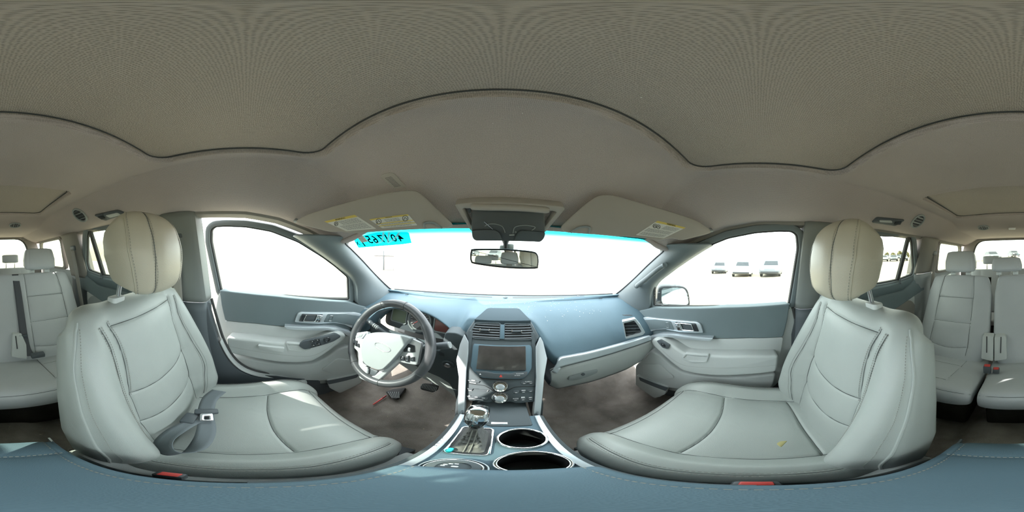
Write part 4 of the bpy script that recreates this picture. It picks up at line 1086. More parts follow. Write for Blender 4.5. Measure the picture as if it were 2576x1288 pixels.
# ---- instrument cluster and driver side lower dash
yc = 0.675
cl = dash
FC = Frame((-0.385, yc, -0.33), (1, 0, 0), (0, 0.25, 1))
slab('cluster_face', FC, round_poly([(-0.20, -0.075), (0.20, -0.075), (0.205, 0.01), (0.12, 0.065), (-0.12, 0.065), (-0.205, 0.01)], 0.03), 0.01, DARKPL, cl, 0.003)
for (cx_, ww) in ((-0.115, 0.085), (0.125, 0.085)):
    frame_ring('display_frame', FC, rrect(ww + 0.014, 0.078, 0.012, 4, cx_, -0.005), rrect(ww, 0.064, 0.008, 4, cx_, -0.005), 0.008, GREYTRIM, cl, 0.002, w=0.006)
    slab('display', FC, rrect(ww + 0.002, 0.066, 0.008, 4, cx_, -0.005), 0.003, mat('display_red' if cx_ > 0 else 'display_green', (0.20, 0.07, 0.06) if cx_ > 0 else (0.22, 0.26, 0.18), 0.2), cl, w=0.003)
lathe('speedometer', FC, 0.005, 0.0, [(0.062, 0.0), (0.062, 0.014), (0.057, 0.016), (0.053, 0.006), (0.0, 0.006)], GREYTRIM, cl, 40)
disc('dial_face', FC, 0.005, 0.0, 0.050, 0.001, BLACK, cl, w=0.0075)
for k in range(17):
    a = math.radians(225 - k * 270 / 16); r0, r1 = (0.040 if k % 2 else 0.037), 0.048
    q = [(0.005 + r * math.cos(a) + t * math.sin(a), r * math.sin(a) - t * math.cos(a)) for r, t in ((r0, -.0006), (r1, -.0006), (r1, .0006), (r0, .0006))]
    slab('dial_tick', FC, q, 0.0004, WHITE, cl, w=0.0082)
slab('needle', FC, [(0.005 - 0.035, -0.030), (0.006, -0.0015), (0.0075, 0.0), (0.006, 0.0015)], 0.001, RED, cl, w=0.010)
lens = grid('hood_liner', [[(x, 0.628, -0.262 - 0.085 * abs((x + .385) / .2) ** 2.4 * (1 if x > -.385 else .75)), (x, 0.69, -0.268 - 0.06 * abs((x + .385) / .2) ** 2.4)] for x in np.linspace(-0.57, -0.20, 30)], DARKPL, cl, thick=0.004)
ld = dash
FK = Frame((-0.38, .585, -.45), (1, 0, 0), (0, -0.12, 1))
kp = [(-0.27, 0.10), (-0.22, 0.06), (-0.15, 0.035), (0.14, 0.030)] + FK.pxs([(1120, 836), (1150, 838), (1172, 850), (1168, 1016), (1150, 1016), (1143, 988), (1130, 965), (1105, 949), (1076, 937)]) + [(-0.02, -0.10), (-0.27, -0.10)]
slab('panel', FK, round_poly(kp, 0.015), 0.05, DASHGREY, ld, 0.008, seg=3)
kq = [(-0.27, -0.08), (-0.02, -0.085)] + FK.pxs([(1076, 932), (1105, 944), (1132, 960), (1144, 985), (1145, 1004), (1115, 980), (1062, 956)]) + [(-0.08, -0.155), (-0.27, -0.17)]
slab('knee_bolster', FK, round_poly(kq, 0.015), 0.05, LIGHTPL, ld, 0.008, w=-0.012)
ip = FK.off(0.004).px((1127, 917))
lathe('ignition_lock', FK, ip[0], ip[1], [(0.026, 0.0), (0.026, 0.004), (0.021, 0.008), (0.015, 0.006), (0.0145, 0.010), (0.0, 0.010)], DASHGREY, ld, 30)
disc('lock_face', FK, ip[0], ip[1], 0.0135, 0.004, STEEL, ld, 0.001, w=0.0125)
slab('key_slot', FK, [(ip[0] + a, ip[1] + b) for a, b in ((-0.006, 0.004), (-0.004, 0.0055), (0.006, -0.004), (0.004, -0.0055))], 0.001, BLACK, ld, w=0.0130)
for k in range(3):
    a = FK.off(0.002).px((1104, 886 + k * 3)); b = FK.off(0.002).px((1117, 890 + k * 3)); tube('panel_rib', [FK.pt(*a, 0.001), FK.pt(*b, 0.001)], 0.0009, BLACK, ld, n=5)
# ================================================================== STEERING WHEEL
TW = math.radians(27)
FW = Frame((-0.40, .455, -.367), (1, 0, 0), (0, math.sin(TW), math.cos(TW)))
wheel = thing('steering_wheel', (-0.40, .50, -.40), 'black leather steering wheel with silver spokes turned slightly clockwise', 'steering wheel')
def Wp(*pts, w=0.0): return FW.off(w).pxs(E2(*pts))
RW = 0.174
n = 120; rows = []
for i in range(n):
    a = 2 * PI * i / n; c, s = math.cos(a), math.sin(a); fat = 0.0165 + 0.0015 * (math.cos(2 * (a - 0.2)) > 0.55)
    rows.append([tuple(FW.pt((RW + fat * math.cos(k * PI / 8)) * c, (RW + fat * math.cos(k * PI / 8)) * s, 1.1 * fat * math.sin(k * PI / 8))) for k in range(16)])
rim = grid('rim', rows, WHEEL_LEATHER, wheel, closed_u=True, closed_v=True)
for deg in (80, 118, 200, 235, 285, 335, 20):
    a = math.radians(deg)
    tube('rim_seam', [FW.pt((RW + 0.0172 * math.cos(k * PI / 8)) * math.cos(a), (RW + 0.0172 * math.cos(k * PI / 8)) * math.sin(a), 1.1 * 0.0172 * math.sin(k * PI / 8)) for k in range(16)], 0.0009, SEAM, rim, closed=True, n=5)
qs = []
for i in range(150):
    a = 2 * PI * i / 150
    if 65 < i < 150 or i < 25:
        p = FW.pt((RW - 0.0168) * math.cos(a), (RW - 0.0168) * math.sin(a), 0.004); d = (FW.ax * -math.sin(a) + FW.ay * math.cos(a)); nn = FW.n
        qs.append((p - d * 0.0014 - nn * 0.003, p + d * 0.0006 - nn * 0.003, p + d * 0.0014 + nn * 0.003, p - d * 0.0006 + nn * 0.003))
tag(quads('lacing', qs, BELT_TAN, rim), kind='stuff')
sp = [((160, 615), (225, 552), (345, 536), (330, 640), (300, 760), (292, 860), (340, 890), (248, 896), (244, 745), (192, 690)),
      ((700, 640), (775, 600), (885, 652), (860, 780), (842, 882), (720, 862), (640, 840), (600, 790)),
      ((246, 880), (300, 882), (345, 905), (332, 985), (404, 992), (470, 925), (560, 850), (640, 790), (668, 836), (560, 935), (430, 1052), (330, 1046), (252, 1010))]
names = []
for q in sp: slab('spoke', FW, round_poly(Wp(*q, w=0.006), 0.008), 0.018, SILVER_W, wheel, 0.004, w=0.006, seg=3)
slab('lower_bridge', FW, round_poly(Wp((335, 902), (440, 940), (405, 990), (333, 984)), 0.004), 0.01, DARKPL, wheel, 0.002, w=-0.004)
hubo = round_poly(Wp((285, 640), (330, 562), (420, 545), (540, 548), (660, 572), (778, 604), (735, 650), (640, 772), (560, 862), (490, 925), (440, 930), (335, 888), (292, 850), (268, 730), w=0.030), 0.02, 5)
hub = slab('airbag_cover', FW, hubo, 0.05, GREYTRIM, wheel, 0.022, w=0.030, seg=6)
c = Wp((500, 690), w=0.030)[0]
torus('emblem_ring', FW, c[0] - 0.002, c[1] - 0.004, 0.036, 0.0014, CHROME, hub, w=0.0305, R2=0.0145)
# buttons
slab('rocker_button', FW, round_poly(Wp((215, 590), (248, 552), (326, 553), (284, 612), w=0.011), 0.004), 0.006, SILVER, wheel, 0.0015, w=0.011)
slab('rocker_mark', FW, round_poly(Wp((245, 590), (268, 562), (298, 562), (276, 597), w=0.012), 0.003), 0.003, GREYTRIM, wheel, 0.001, w=0.0125)
for q in (((184, 618), (204, 622), (206, 660), (188, 650)), ((207, 622), (228, 628), (228, 688), (208, 682)), ((232, 652), (248, 660), (250, 702), (233, 692)),
          ((708, 682), (740, 660), (812, 680), (816, 752), (702, 748)),
          ((668, 790), (708, 792), (710, 836), (666, 832)), ((722, 780), (758, 782), (756, 852), (720, 848)), ((770, 794), (814, 798), (816, 844), (768, 840))):
    b = slab('wheel_button', FW, round_poly(Wp(*q, w=0.012), 0.003), 0.008, GLOSSBLACK, wheel, 0.002, w=0.012)
p = Wp((760, 715), w=0.0135)[0]; slab('button_mark', FW, rrect(0.010, 0.010, 0.002, 3, *p), 0.002, SILVER, wheel, 0.001, w=0.0135)
for s, x, y in (('+', 688, 812), ('-', 792, 820), ('^', 739, 800), ('v', 739, 832), ('OK', 760, 735)):
    p = Wp((x, y), w=0.0125)[0]; text('button_text', s, FW, p[0], p[1], 0.006, WHITE, wheel, w=0.0125)
# column
colm = thing('steering_column', (-0.40, 0.58, -0.43), 'dark steering column shroud with a stalk on each side', 'steering column')
rows = []
for k, (d, rx, ry) in enumerate(((0.03, 0.045, 0.045), (0.06, 0.062, 0.060), (0.11, 0.068, 0.064), (0.17, 0.066, 0.058), (0.19, 0.05, 0.045))):
    rows.append([tuple(FW.pt(rx * math.copysign(abs(math.cos(a)) ** 0.7, math.cos(a)), -0.015 + ry * math.copysign(abs(math.sin(a)) ** 0.7, math.sin(a)), -d)) for a in np.linspace(0, 2 * PI, 32, endpoint=False)])
grid('shroud', rows, DASHGREY, colm, closed_v=True, cap=True)
def stalk(a, b, r0, r1, cap):
    a, b = Vector(a), Vector(b); d = (b - a)
    s = tube('stalk', [a, a + d * 0.3, a + d * 0.68, a + d * 0.70, a + d * 0.98, b], [r0, r0, r0 * 1.1, r1, r1, r1 * 0.85], DARKPL, colm, n=14)
    for k in range(3):
        q = a + d * (0.45 + 0.06 * k); tube('stalk_ring', [q, q + d * 0.02], r0 * 1.25, GREYTRIM, s, n=14)
    tube('stalk_cap', [b, b + d.normalized() * 0.004], r1 * 0.92, cap, s, n=14)
pr = onsurf((1130, 868), lambda P: P.y - 0.515)
stalk(FW.pt(0.05, 0.0, -0.07), pr, 0.008, 0.0145, GREYTRIM)
pl = onsurf((916, 800), lambda P: P.y - 0.555)
stalk(FW.pt(-0.05, 0.02, -0.09), pl, 0.009, 0.013, GREYTRIM)

# ================================================================== CENTRE CONSOLE
ZC = -0.57
FZ = Frame((0, 0, ZC), (1, 0, 0), (0, 1, 0))
def Z(*pts): return FZ.pxs(E4(*pts))
con = thing('centre_console', (-0.008, 0.1, -0.95), 'centre console with shifter plate, two cup holders and armrest', 'console')
# top deck with round wells: built as strips around the two cups
cups = [(0.031, 0.272, 0.0395), (0.031, 0.174, 0.0395)]
def deck():
    """flat deck split into a grid with circular holes pushed open"""
    bm = bmesh.new()
    outer = [(-0.101, 0.375), (0.085, 0.375), (0.085, 0.02), (-0.101, 0.02)]
    vs = [bm.verts.new((x, y, ZC)) for x, y in outer]; es = [bm.edges.new((vs[i], vs[(i + 1) % 4])) for i in range(4)]
    for cx, cy, r in cups:
        ring_ = [bm.verts.new((cx + r * math.cos(2 * PI * k / 48), cy + r * math.sin(2 * PI * k / 48), ZC)) for k in range(48)]
        es += [bm.edges.new((ring_[k], ring_[(k + 1) % 48])) for k in range(48)]
    bmesh.ops.triangle_fill(bm, use_beauty=True, use_dissolve=False, edges=es)
    bad = [f for f in bm.faces if any((f.calc_center_median().x - cx) ** 2 + (f.calc_center_median().y - cy) ** 2 < (r * 0.97) ** 2 for cx, cy, r in cups)]
    bmesh.ops.delete(bm, geom=bad, context='FACES')
    for f in bm.faces:
        if f.normal.z < 0: f.normal_flip()
    return from_bm('deck', bm, DASH, con, smooth=False, fix=False)
deck()
for cx, cy, r in cups:
    wl = [[(cx + rr * math.cos(a), cy + rr * math.sin(a), z) for a in np.linspace(0, 2 * PI, 48, endpoint=False)] for rr, z in ((r, ZC + 0.001), (r * 0.97, ZC - 0.03), (r * 0.90, ZC - 0.075), (r * 0.84, ZC - 0.08), (0.001, ZC - 0.08))]
    w = grid('cup_well', wl, BLACK, con, closed_v=True)
    torus('cup_ring', FZ, cx, cy, r + 0.002, 0.0034, CHROME, w, w=0.0045, n=56)
for s, x in ((-1, -0.0955), (1, 0.0785)):
    prism('edge_trim', [(x - 0.0065, 0.372, ZC + 0.006), (x + 0.0065, 0.372, ZC + 0.006), (x + 0.0065, 0.02, ZC + 0.006), (x - 0.0065, 0.02, ZC + 0.006)], (0, 0, -0.012), SILVER, con, 0.002)
    prism('console_side', [(x + s * 0.007, 0.40, ZC + 0.003), (x + s * 0.007, -0.26, ZC + 0.003), (x + s * 0.026, -0.26, -0.95), (x + s * 0.026, 0.40, -0.95)], (-s * 0.004, 0, 0), DASHGREY, con, 0.0)
    prism('side_lip', [(x + s * 0.0065, 0.374, ZC + 0.003), (x + s * 0.016, 0.374, ZC - 0.006), (x + s * 0.016, 0.0, ZC - 0.006), (x + s * 0.0065, 0.0, ZC + 0.003)], (0, 0, -0.02), DASHGREY, con)
# gear letters on the left trim
for s, x, y in (('M', 425, 600), ('D', 450, 574), ('N', 474, 548), ('R', 495, 522)):
    p = Z((x, y))[0]; text('gear_letter', s, FZ, p[0] - 0.004, p[1], 0.0065, INKGREY, con, w=0.0066, rot=0.0)
# storage lid in front of the cups
ld2 = slab('bin_lid', FZ, round_poly([(-0.085, 0.475), (0.063, 0.475), (0.060, 0.328), (-0.030, 0.328), (-0.040, 0.338), (-0.085, 0.338)], 0.006), 0.008, DASHGREY, con, 0.003, w=0.004)
slab('lid_tag', FZ, round_poly(Z((985, 348), (1155, 350), (1158, 372), (983, 370)), 0.001), 0.002, STEEL, ld2, 0.0006, w=0.0058)
prism('bin_back', [(-0.10, 0.47, -0.575), (0.085, 0.47, -0.575), (0.085, 0.50, -0.50), (-0.10, 0.50, -0.50)], (0, 0.01, 0), DARKPL, con)
# drive mode dial
dx, dy_ = -0.050, 0.150
dl = lathe('mode_dial', FZ, dx, dy_, [(0.036, 0.0), (0.036, 0.002), (0.033, 0.0035), (0.0315, 0.002), (0.028, 0.002), (0.027, 0.012), (0.024, 0.014), (0.018, 0.0145), (0.017, 0.012), (0.0, 0.012)], DASHGREY, con, 48)
torus('dial_ring', FZ, dx, dy_, 0.0345, 0.0012, SILVER, dl, w=0.003); torus('dial_ring', FZ, dx, dy_, 0.0285, 0.0024, CHROME, dl, w=0.006)
for k, a in enumerate((150, 172, 118, 88)):
    r = math.radians(a); cx_, cy_ = dx + 0.0115 * math.cos(r), dy_ + 0.0115 * math.sin(r)
    slab('dial_icon', FZ, rrect(0.0048, 0.003, 0.0008, 2, cx_, cy_), 0.0005, WHITE, dl, w=0.0126)
slab('dial_icon', FZ, rrect(0.0075, 0.0045, 0.0014, 3, dx + 0.001, dy_ + 0.002), 0.0005, WHITE, dl, w=0.0126)
# shifter
sx0, sx1, sy0, sy1 = -0.080, -0.021, 0.203, 0.316
po = rrect(sx1 - sx0, sy1 - sy0, 0.008, 5, (sx0 + sx1) / 2, (sy0 + sy1) / 2)
slab('shift_plate', FZ, offset_poly(po, -0.001), 0.004, BLACK, con, w=0.002)
frame_ring('plate_frame', FZ, offset_poly(po, 0.003), offset_poly(po, -0.001), 0.004, CHROME, con, 0.0012, w=0.0045)
sh = thing('gear_shifter', (-0.052, 0.25, ZC), 'chrome topped gear shifter with a creased leather boot', 'shifter')
base = rrect(0.048, 0.095, 0.010, 6, -0.0505, 0.258); nb = len(base); rows = []
tops = [(-0.053 + 0.0125 * math.cos(math.atan2(v - 0.258, u + 0.0505)), 0.287 + 0.0125 * math.sin(math.atan2(v - 0.258, u + 0.0505))) for u, v in base]
for k, t in enumerate(np.linspace(0, 1, 26)):
    e = t ** 0.8; row = []
    for j, ((a, b), (c, d)) in enumerate(zip(base, tops)):
        wr = 0.0024 * math.sin(PI * t) * (math.sin(t * 34 + 2.0 * math.sin(j * 0.7)) + 0.7 * math.sin(j * 1.1 + t * 8))
        cxx, cyy = a * (1 - e) + c * e, b * (1 - e) + d * e
        mx, my = -0.0515, 0.258 * (1 - e) + 0.287 * e; L = math.hypot(cxx - mx, cyy - my) + 1e-6
        row.append((cxx + (cxx - mx) / L * wr, cyy + (cyy - my) / L * wr, ZC + 0.004 + 0.058 * t))
    rows.append(row)
BOOT = mat('boot_leather', (0.14, 0.145, 0.14), 0.5, bump=('noise', 90, 0.5, 0.003), var=0.2, vscale=60)
bt = grid('leather_boot', rows, BOOT, sh, closed_v=True, cap=True)
for dxx in (-0.004, 0.004):
    tube('boot_seam', [(-0.0505 + dxx, 0.2095 + 0.063 * t ** 0.8, ZC + 0.006 + 0.056 * t) for t in np.linspace(0, 1, 10)], 0.0011, STITCH, bt, n=5)
ka = Vector((0, 0.42, 0.90)).normalized(); kc = Vector((-0.0525, 0.288, ZC + 0.060))
FKN = Frame(kc, (1, 0, 0), Vector((0, 1, 0)) - ka * ka.y)
def kn_rows(prof):
    rows = []
    for r, h, sq in prof:
        rows.append([tuple(FKN.pt(r * math.copysign(abs(math.cos(a)) ** sq, math.cos(a)), 1.1 * r * math.copysign(abs(math.sin(a)) ** sq, math.sin(a)), h)) for a in np.linspace(0, 2 * PI, 36, endpoint=False)])
    return rows
grid('knob_base', kn_rows([(0.011, 0.0, 1), (0.017, 0.010, 0.9), (0.0215, 0.026, 0.65), (0.0235, 0.040, 0.55)]), GLOSSBLACK, sh, closed_v=True, cap=True)
kt = grid('knob_top', kn_rows([(0.0236, 0.040, 0.55), (0.0245, 0.052, 0.5), (0.0235, 0.066, 0.5), (0.0195, 0.077, 0.55), (0.012, 0.083, 0.7), (0.001, 0.085, 1)]), CHROME, sh, closed_v=True, cap=True)
slab('shift_button', Frame(FKN.pt(0, -0.0255, 0.045), (1, 0, 0), FKN.n), rrect(0.012, 0.034, 0.004, 4), 0.006, CHROME, sh, 0.002, w=0.002)
cy = box('indicator_cap', (-0.0735, 0.2125, ZC + 0.008), (0.009, 0.014, 0.012), CYAN, None, 0.003)
tag(cy, 'small cyan plastic cap in the rear corner of the shifter plate', 'cap')
# armrest
ARM = Pad([(-0.235, -0.545), (-0.22, -0.512), (-0.15, -0.500), (-0.02, -0.497), (0.10, -0.500), (0.128, -0.512), (0.134, -0.540)], lambda t: 0.088, lambda t: 0.05, lambda u, t: 0.004 * np.cos(np.clip(u, -1, 1) * PI / 2), [([(-0.86, 0.02), (-0.86, 0.98)], 0.003, 0.0025), ([(0.86, 0.02), (0.86, 0.98)], 0.003, 0.0025), ([(-0.95, 0.20), (0.95, 0.20)], 0.003, 0.0025)], n=6, ends=(0.02, 0.02), flip=-1, cx=-0.008, N=120, M=90)
am = mobj('armrest', ARM.mesh('armrest'), DASH, con)
tag(ARM.stitches('stitching', [([(-0.86, 0.05), (-0.86, 0.95)], 0.004), ([(0.86, 0.05), (0.86, 0.95)], -0.004), ([(-0.9, 0.20), (0.9, 0.20)], 0.0)], STITCH, am), kind='stuff')
box('console_bin', (-0.008, -0.06, -0.74), (0.168, 0.36, 0.36), DASHGREY, con, 0.012)
# ================================================================== ROOF FITTINGS
def bil(q, a, b):
    """point in a quad q (3D corners: top left, top right, bottom right, bottom left)"""
    tl, tr, br, bl = [Vector(p) for p in q]; return (tl * (1 - a) + tr * a) * (1 - b) + (bl * (1 - a) + br * a) * b
def label_sheet(parent, F, quad_px, lines, bands, pics, w0, title):
    q2 = [F.px(p) for p in quad_px]; q = [F.pt(u, v, w0) for u, v in q2]
    s = prism('warning_label', [tuple(p) for p in round_poly([tuple(p) for p in q], 0.003, 3)], -F.n * 0.0006, PAPER, parent)
    up = F.n * 0.0005
    for b0, b1 in bands:
        quads('label_band', [[bil(q, 0.004, b0) + up, bil(q, 0.996, b0) + up, bil(q, 0.996, b1) + up, bil(q, 0.004, b1) + up]], YELLOW, s)
    ql = []
    for (a0, a1, b0, b1, n) in lines:
        for k in range(n):
            y = b0 + (b1 - b0) * (k + 0.2) / n; h = (b1 - b0) / n * 0.45; x = a0
            while x < a1:
                L = min(random.uniform(0.03, 0.09), a1 - x); ql.append([bil(q, x, y) + up, bil(q, x + L, y) + up, bil(q, x + L, y + h) + up, bil(q, x, y + h) + up]); x += L + 0.012
    tag(quads('fine_print', ql, INKGREY, s), kind='stuff')
    for (a, b, r) in pics:
        o = bil(q, a, b) + up; e1 = (bil(q, a + 0.01, b) - bil(q, a, b)).normalized(); e2 = F.n.cross(e1)
        tube('pictogram', [o + (e1 * math.cos(k * PI / 8) + e2 * math.sin(k * PI / 8)) * r for k in range(16)], 0.0007, INK, s, closed=True, n=5)
        tube('pictogram', [o - e1 * r * 0.6 - e2 * r * 0.5, o + e2 * r * 0.5, o + e1 * r * 0.5 - e2 * r * 0.4], 0.0008, INK, s, n=5)
    e1 = (q[1] - q[0]).normalized(); FT2 = Frame(bil(q, 0.5, (bands[0][0] + bands[0][1]) / 2), e1, F.n.cross(e1))
    if FT2.n.dot(F.n) < 0: FT2 = Frame(FT2.o, e1, -FT2.ay)
    text('label_title', title, FT2, 0, 0, (q[3] - q[0]).length * 0.085, INK, s, w=0.0008)
    return s
def visor_frame(s):
    P1, P2, P3 = Vector((s * .14, .415, .078)), Vector((s * .56, .175, .109)), Vector((s * .222, .345, .155))
    F = Frame(P1, (P2 - P1) if s < 0 else (P1 - P2), (P3 - P1))
    if F.n.dot(CAM - P1) < 0: F = Frame(P1, -F.ax, F.ay)
    return F
V1 = crop(720, 420, 4.6); V2 = crop(1380, 460, 3.789); G1 = crop(1590, 540, 17.17)
def visor(s, out, labels, clip, label):
    F = visor_frame(s); root = thing('sun_visor', F.o, label, 'sun visor', 'sun visors')
    o = [F.px(p) for p in smooth_path(out, 3, True)]
    b = slab('visor_blade', F, o, 0.020, VISOR, root, 0.008, seg=4)
    slab('visor_back', F, offset_poly(o, -0.004), 0.006, VISOR, root, w=-0.019)
    for quad, lines, bands, pics, title in labels: label_sheet(b, F, quad, lines, bands, pics, 0.0008, title)
    tube('visor_clip', [F.pt(*F.px(p), 0.004) for p in smooth_path(clip, 4)], 0.0032, GREYTRIM, root, n=8)
    arm = F.px(out[0]); tube('visor_arm', [F.pt(arm[0], arm[1], -0.010), F.pt(arm[0] * 1.04, arm[1], -0.014), F.pt(arm[0] * 1.05, arm[1] + 0.005, -0.03)], 0.006, GREYTRIM, root, n=10)
    return root
visor(-1, V1((115, 630), (140, 605), (300, 530), (700, 410), (1050, 320), (1300, 280), (1420, 270), (1510, 280), (1600, 345), (1700, 440), (1915, 648), (1905, 690), (1850, 708), (1780, 702), (1600, 716), (1100, 746), (800, 770), (740, 772), (620, 751), (480, 748), (330, 708), (140, 658)),
      [(V1((440, 630), (795, 553), (1045, 715), (700, 745)), [(0.30, 0.92, 0.20, 0.52, 5), (0.12, 0.92, 0.55, 0.92, 6)], [(0.0, 0.15)], [(0.16, 0.35, 0.006)], 'WARNING'),
       (V1((960, 606), (1410, 547), (1520, 675), (1112, 710)), [(0.32, 0.70, 0.20, 0.48, 4), (0.10, 0.92, 0.60, 0.72, 2), (0.10, 0.86, 0.82, 0.96, 2)], [(0.0, 0.13), (0.50, 0.58), (0.73, 0.80)], [(0.15, 0.32, 0.007), (0.85, 0.32, 0.007)], 'WARNING')],
      V1((1610, 712), (1598, 690), (1600, 655), (1640, 640), (1710, 645), (1750, 672), (1800, 706)), 'sun visor over the steering wheel carrying two warning labels')
visor(1, V2((1545, 458), (1525, 432), (1390, 350), (1160, 272), (950, 210), (760, 155), (640, 122), (560, 113), (480, 122), (400, 165), (270, 270), (128, 405), (126, 440), (160, 470), (240, 480), (380, 490), (850, 522), (990, 545), (1060, 550), (1150, 532), (1210, 535), (1280, 545), (1400, 518), (1530, 484)),
      [(G1((1090, 262), (2320, 558), (1370, 1020), (155, 880)), [(0.42, 0.92, 0.18, 0.44, 6), (0.06, 0.92, 0.50, 0.72, 5), (0.06, 0.90, 0.77, 0.95, 4)], [(0.0, 0.12)], [(0.14, 0.32, 0.006), (0.26, 0.33, 0.006)], 'WARNING')],
      V2((212, 472), (240, 450), (300, 420), (375, 418), (392, 436), (378, 484)), 'sun visor on the passenger side carrying one warning label')

# ---- overhead console with its sunglasses drawer hanging open
OC = crop(1100, 480, 5.855)
oh = thing('overhead_console', (0, 0.42, 0.12), 'overhead console whose dark sunglasses drawer hangs open', 'overhead console')
FO = Frame((0, .40, .120), (1, 0, 0), (0, -.07, .064))
o = [FO.px(p) for p in OC((258, 205), (275, 185), (500, 162), (1150, 165), (1500, 188), (1862, 225), (1884, 262), (1740, 430), (1590, 605), (1400, 640), (700, 630), (497, 590), (370, 390))]
i = [FO.px(p) for p in OC((378, 262), (392, 252), (480, 254), (900, 268), (1300, 285), (1680, 290), (1755, 305), (1670, 410), (1560, 540), (1380, 590), (720, 580), (520, 530), (440, 380))]
fr = frame_ring('console_frame', FO, round_poly(o, 0.006), round_poly(i, 0.004), 0.03, VISOR, oh, 0.004, w=0.004)
tube('frame_brow', [FO.pt(*FO.px(p), 0.006) for p in smooth_path(OC((500, 215), (700, 222), (1000, 228), (1300, 240), (1640, 270)), 5)], [0.006] + [0.009] * 19 + [0.006], VISOR, fr, n=12)
slab('drawer_well', FO, offset_poly(i, 0.003), 0.004, DARKPL, oh, w=-0.024)
FF = Frame((0, .405, .118), (1, 0, 0), (0, -.028, .080))
fl_ = [FF.px(p) for p in OC((522, 268), (1000, 280), (1575, 300), (1588, 480), (1590, 610), (1572, 690), (1512, 756), (1000, 742), (562, 732), (512, 692), (500, 560), (505, 400))]
SMOKE = mat('smoke_plastic', (0.075, 0.085, 0.09), 0.35)
dr = slab('drawer', FF, round_poly(fl_, 0.006), 0.010, SMOKE, oh, 0.003)
for q in (((512, 575), (700, 568), (860, 572), (915, 610), (945, 680), (962, 730), (565, 728), (525, 690)), ((1128, 726), (1160, 650), (1200, 590), (1240, 578), (1400, 588), (1588, 606), (1570, 690), (1515, 748))):
    slab('drawer_front', FF, round_poly([FF.px(p) for p in OC(*q)], 0.006), 0.006, DARKPL if q[0][0] < 900 else DASHGREY, dr, 0.002, w=0.007)
for q in (((700, 520), (760, 490), (860, 490), (950, 520), (985, 570), (998, 615)), ((1115, 625), (1135, 545), (1200, 515), (1320, 508), (1440, 535), (1390, 580))):
    tube('glasses_rest', [FF.pt(*FF.px(p), 0.0015) for p in smooth_path(OC(*q), 5)], 0.0012, GREYTRIM, dr, n=6)
tube('glasses_rest', [FF.pt(*FF.px(p), 0.0015) for p in OC((690, 455), (820, 567))], 0.0009, STEEL, dr, n=6)
slab('drawer_tag', FF, [FF.px(p) for p in OC((1060, 645), (1135, 642), (1135, 655), (1060, 658))], 0.001, LIGHTPL, dr, w=0.0016)
torus('drawer_stop', FF, *FF.px(OC((1155, 607))[0]), 0.0016, 0.0004, LIGHTPL, dr, w=0.001, n=14)
for q in ((470, 285), (512, 362)):
    a = FF.px(OC(q)[0]); slab('hinge', FF, rrect(0.006, 0.014, 0.001, 2, a[0], a[1]), 0.006, DARKPL, oh, 0.001, w=-0.004)

# ---- rear-view mirror
mir = thing('rear_view_mirror', (0.0, 0.50, 0.03), 'rear-view mirror hanging from the windshield in a black frame', 'mirror')
mo = onsurf((1268, 652), lambda P: P.y - 0.475)
mn = Vector((0.09, -1.0, -0.145)).normalized()
FM = Frame(mo, mn.cross(Vector((0, 0, -1))), Vector((0, 0, 1)))
mp = [FM.px(p) for p in smooth_path(OC((480, 960), (492, 885), (545, 852), (1000, 850), (1100, 858), (1400, 888), (1478, 930), (1498, 1010), (1490, 1108), (1440, 1150), (1000, 1140), (560, 1082), (490, 1040)), 3, True)]
slab('mirror_housing', FM, mp, 0.028, BLACK, mir, 0.004, w=0.0, seg=3)
slab('mirror_glass', FM, offset_poly(mp, -0.0055), 0.002, MIRROR, mir, w=0.0012)
ma = onsurf((1272, 622), lambda P: P.y - 0.50); mb = on_ws((1272, 606))
tube('mirror_arm', [ma + Vector((0, 0.01, -0.03)), ma, (ma + mb) / 2, mb], [0.009, 0.007, 0.008, 0.012], BLACK, mir, n=12)
box('mirror_cover', ma + Vector((-0.008, 0.012, -0.004)), (0.022, 0.02, 0.022), LIGHTPL, mir, 0.005)
box('mirror_cover', ma + Vector((0.016, 0.012, -0.001)), (0.020, 0.02, 0.026), LIGHTPL, mir, 0.005)

# ---- fittings on the headliner
def on_roof(p): return onsurf(p, lambda P: P.z - float(z_roof(P.x, P.y)), 0.1, 2.2)
def roof_frame(p, ax=(1, 0, 0)):
    o = on_roof(p); e = 0.01
    gx_ = (float(z_roof(o.x + e, o.y)) - float(z_roof(o.x - e, o.y))) / (2 * e); gy_ = (float(z_roof(o.x, o.y + e)) - float(z_roof(o.x, o.y - e))) / (2 * e)
    nrm = Vector((gx_, gy_, -1)).normalized(); a = Vector(ax); a = (a - nrm * a.dot(nrm)).normalized()
    return Frame(o, a, nrm.cross(a))
F = roof_frame((985, 452)); root = thing('microphone_grille', F.o, 'small slotted microphone grille in the headliner above the driver visor', 'grille')
mg = [F.px(p) for p in smooth_path(V1((1098, 112), (1130, 78), (1205, 64), (1262, 82), (1330, 160), (1388, 222), (1320, 238), (1245, 240), (1170, 180)), 3, True)]
slab('plate', F, mg, 0.004, VISOR, root, 0.002, w=0.003)
a, b, c, d = [np.array(F.px(p)) for p in V1((1150, 125), (1225, 105), (1330, 208), (1255, 222))]
for r in range(9):
    t = r / 8; p, q = a * (1 - t) + d * t, b * (1 - t) + c * t
    for k in range(5):
        u0, u1 = p + (q - p) * (k / 5), p + (q - p) * ((k + 0.55) / 5); h = (d - a) / 8 * 0.4
        slab('slot', F, [tuple(u0), tuple(u1), tuple(u1 + h), tuple(u0 + h)], 0.0004, BLACK, root, w=0.0033)
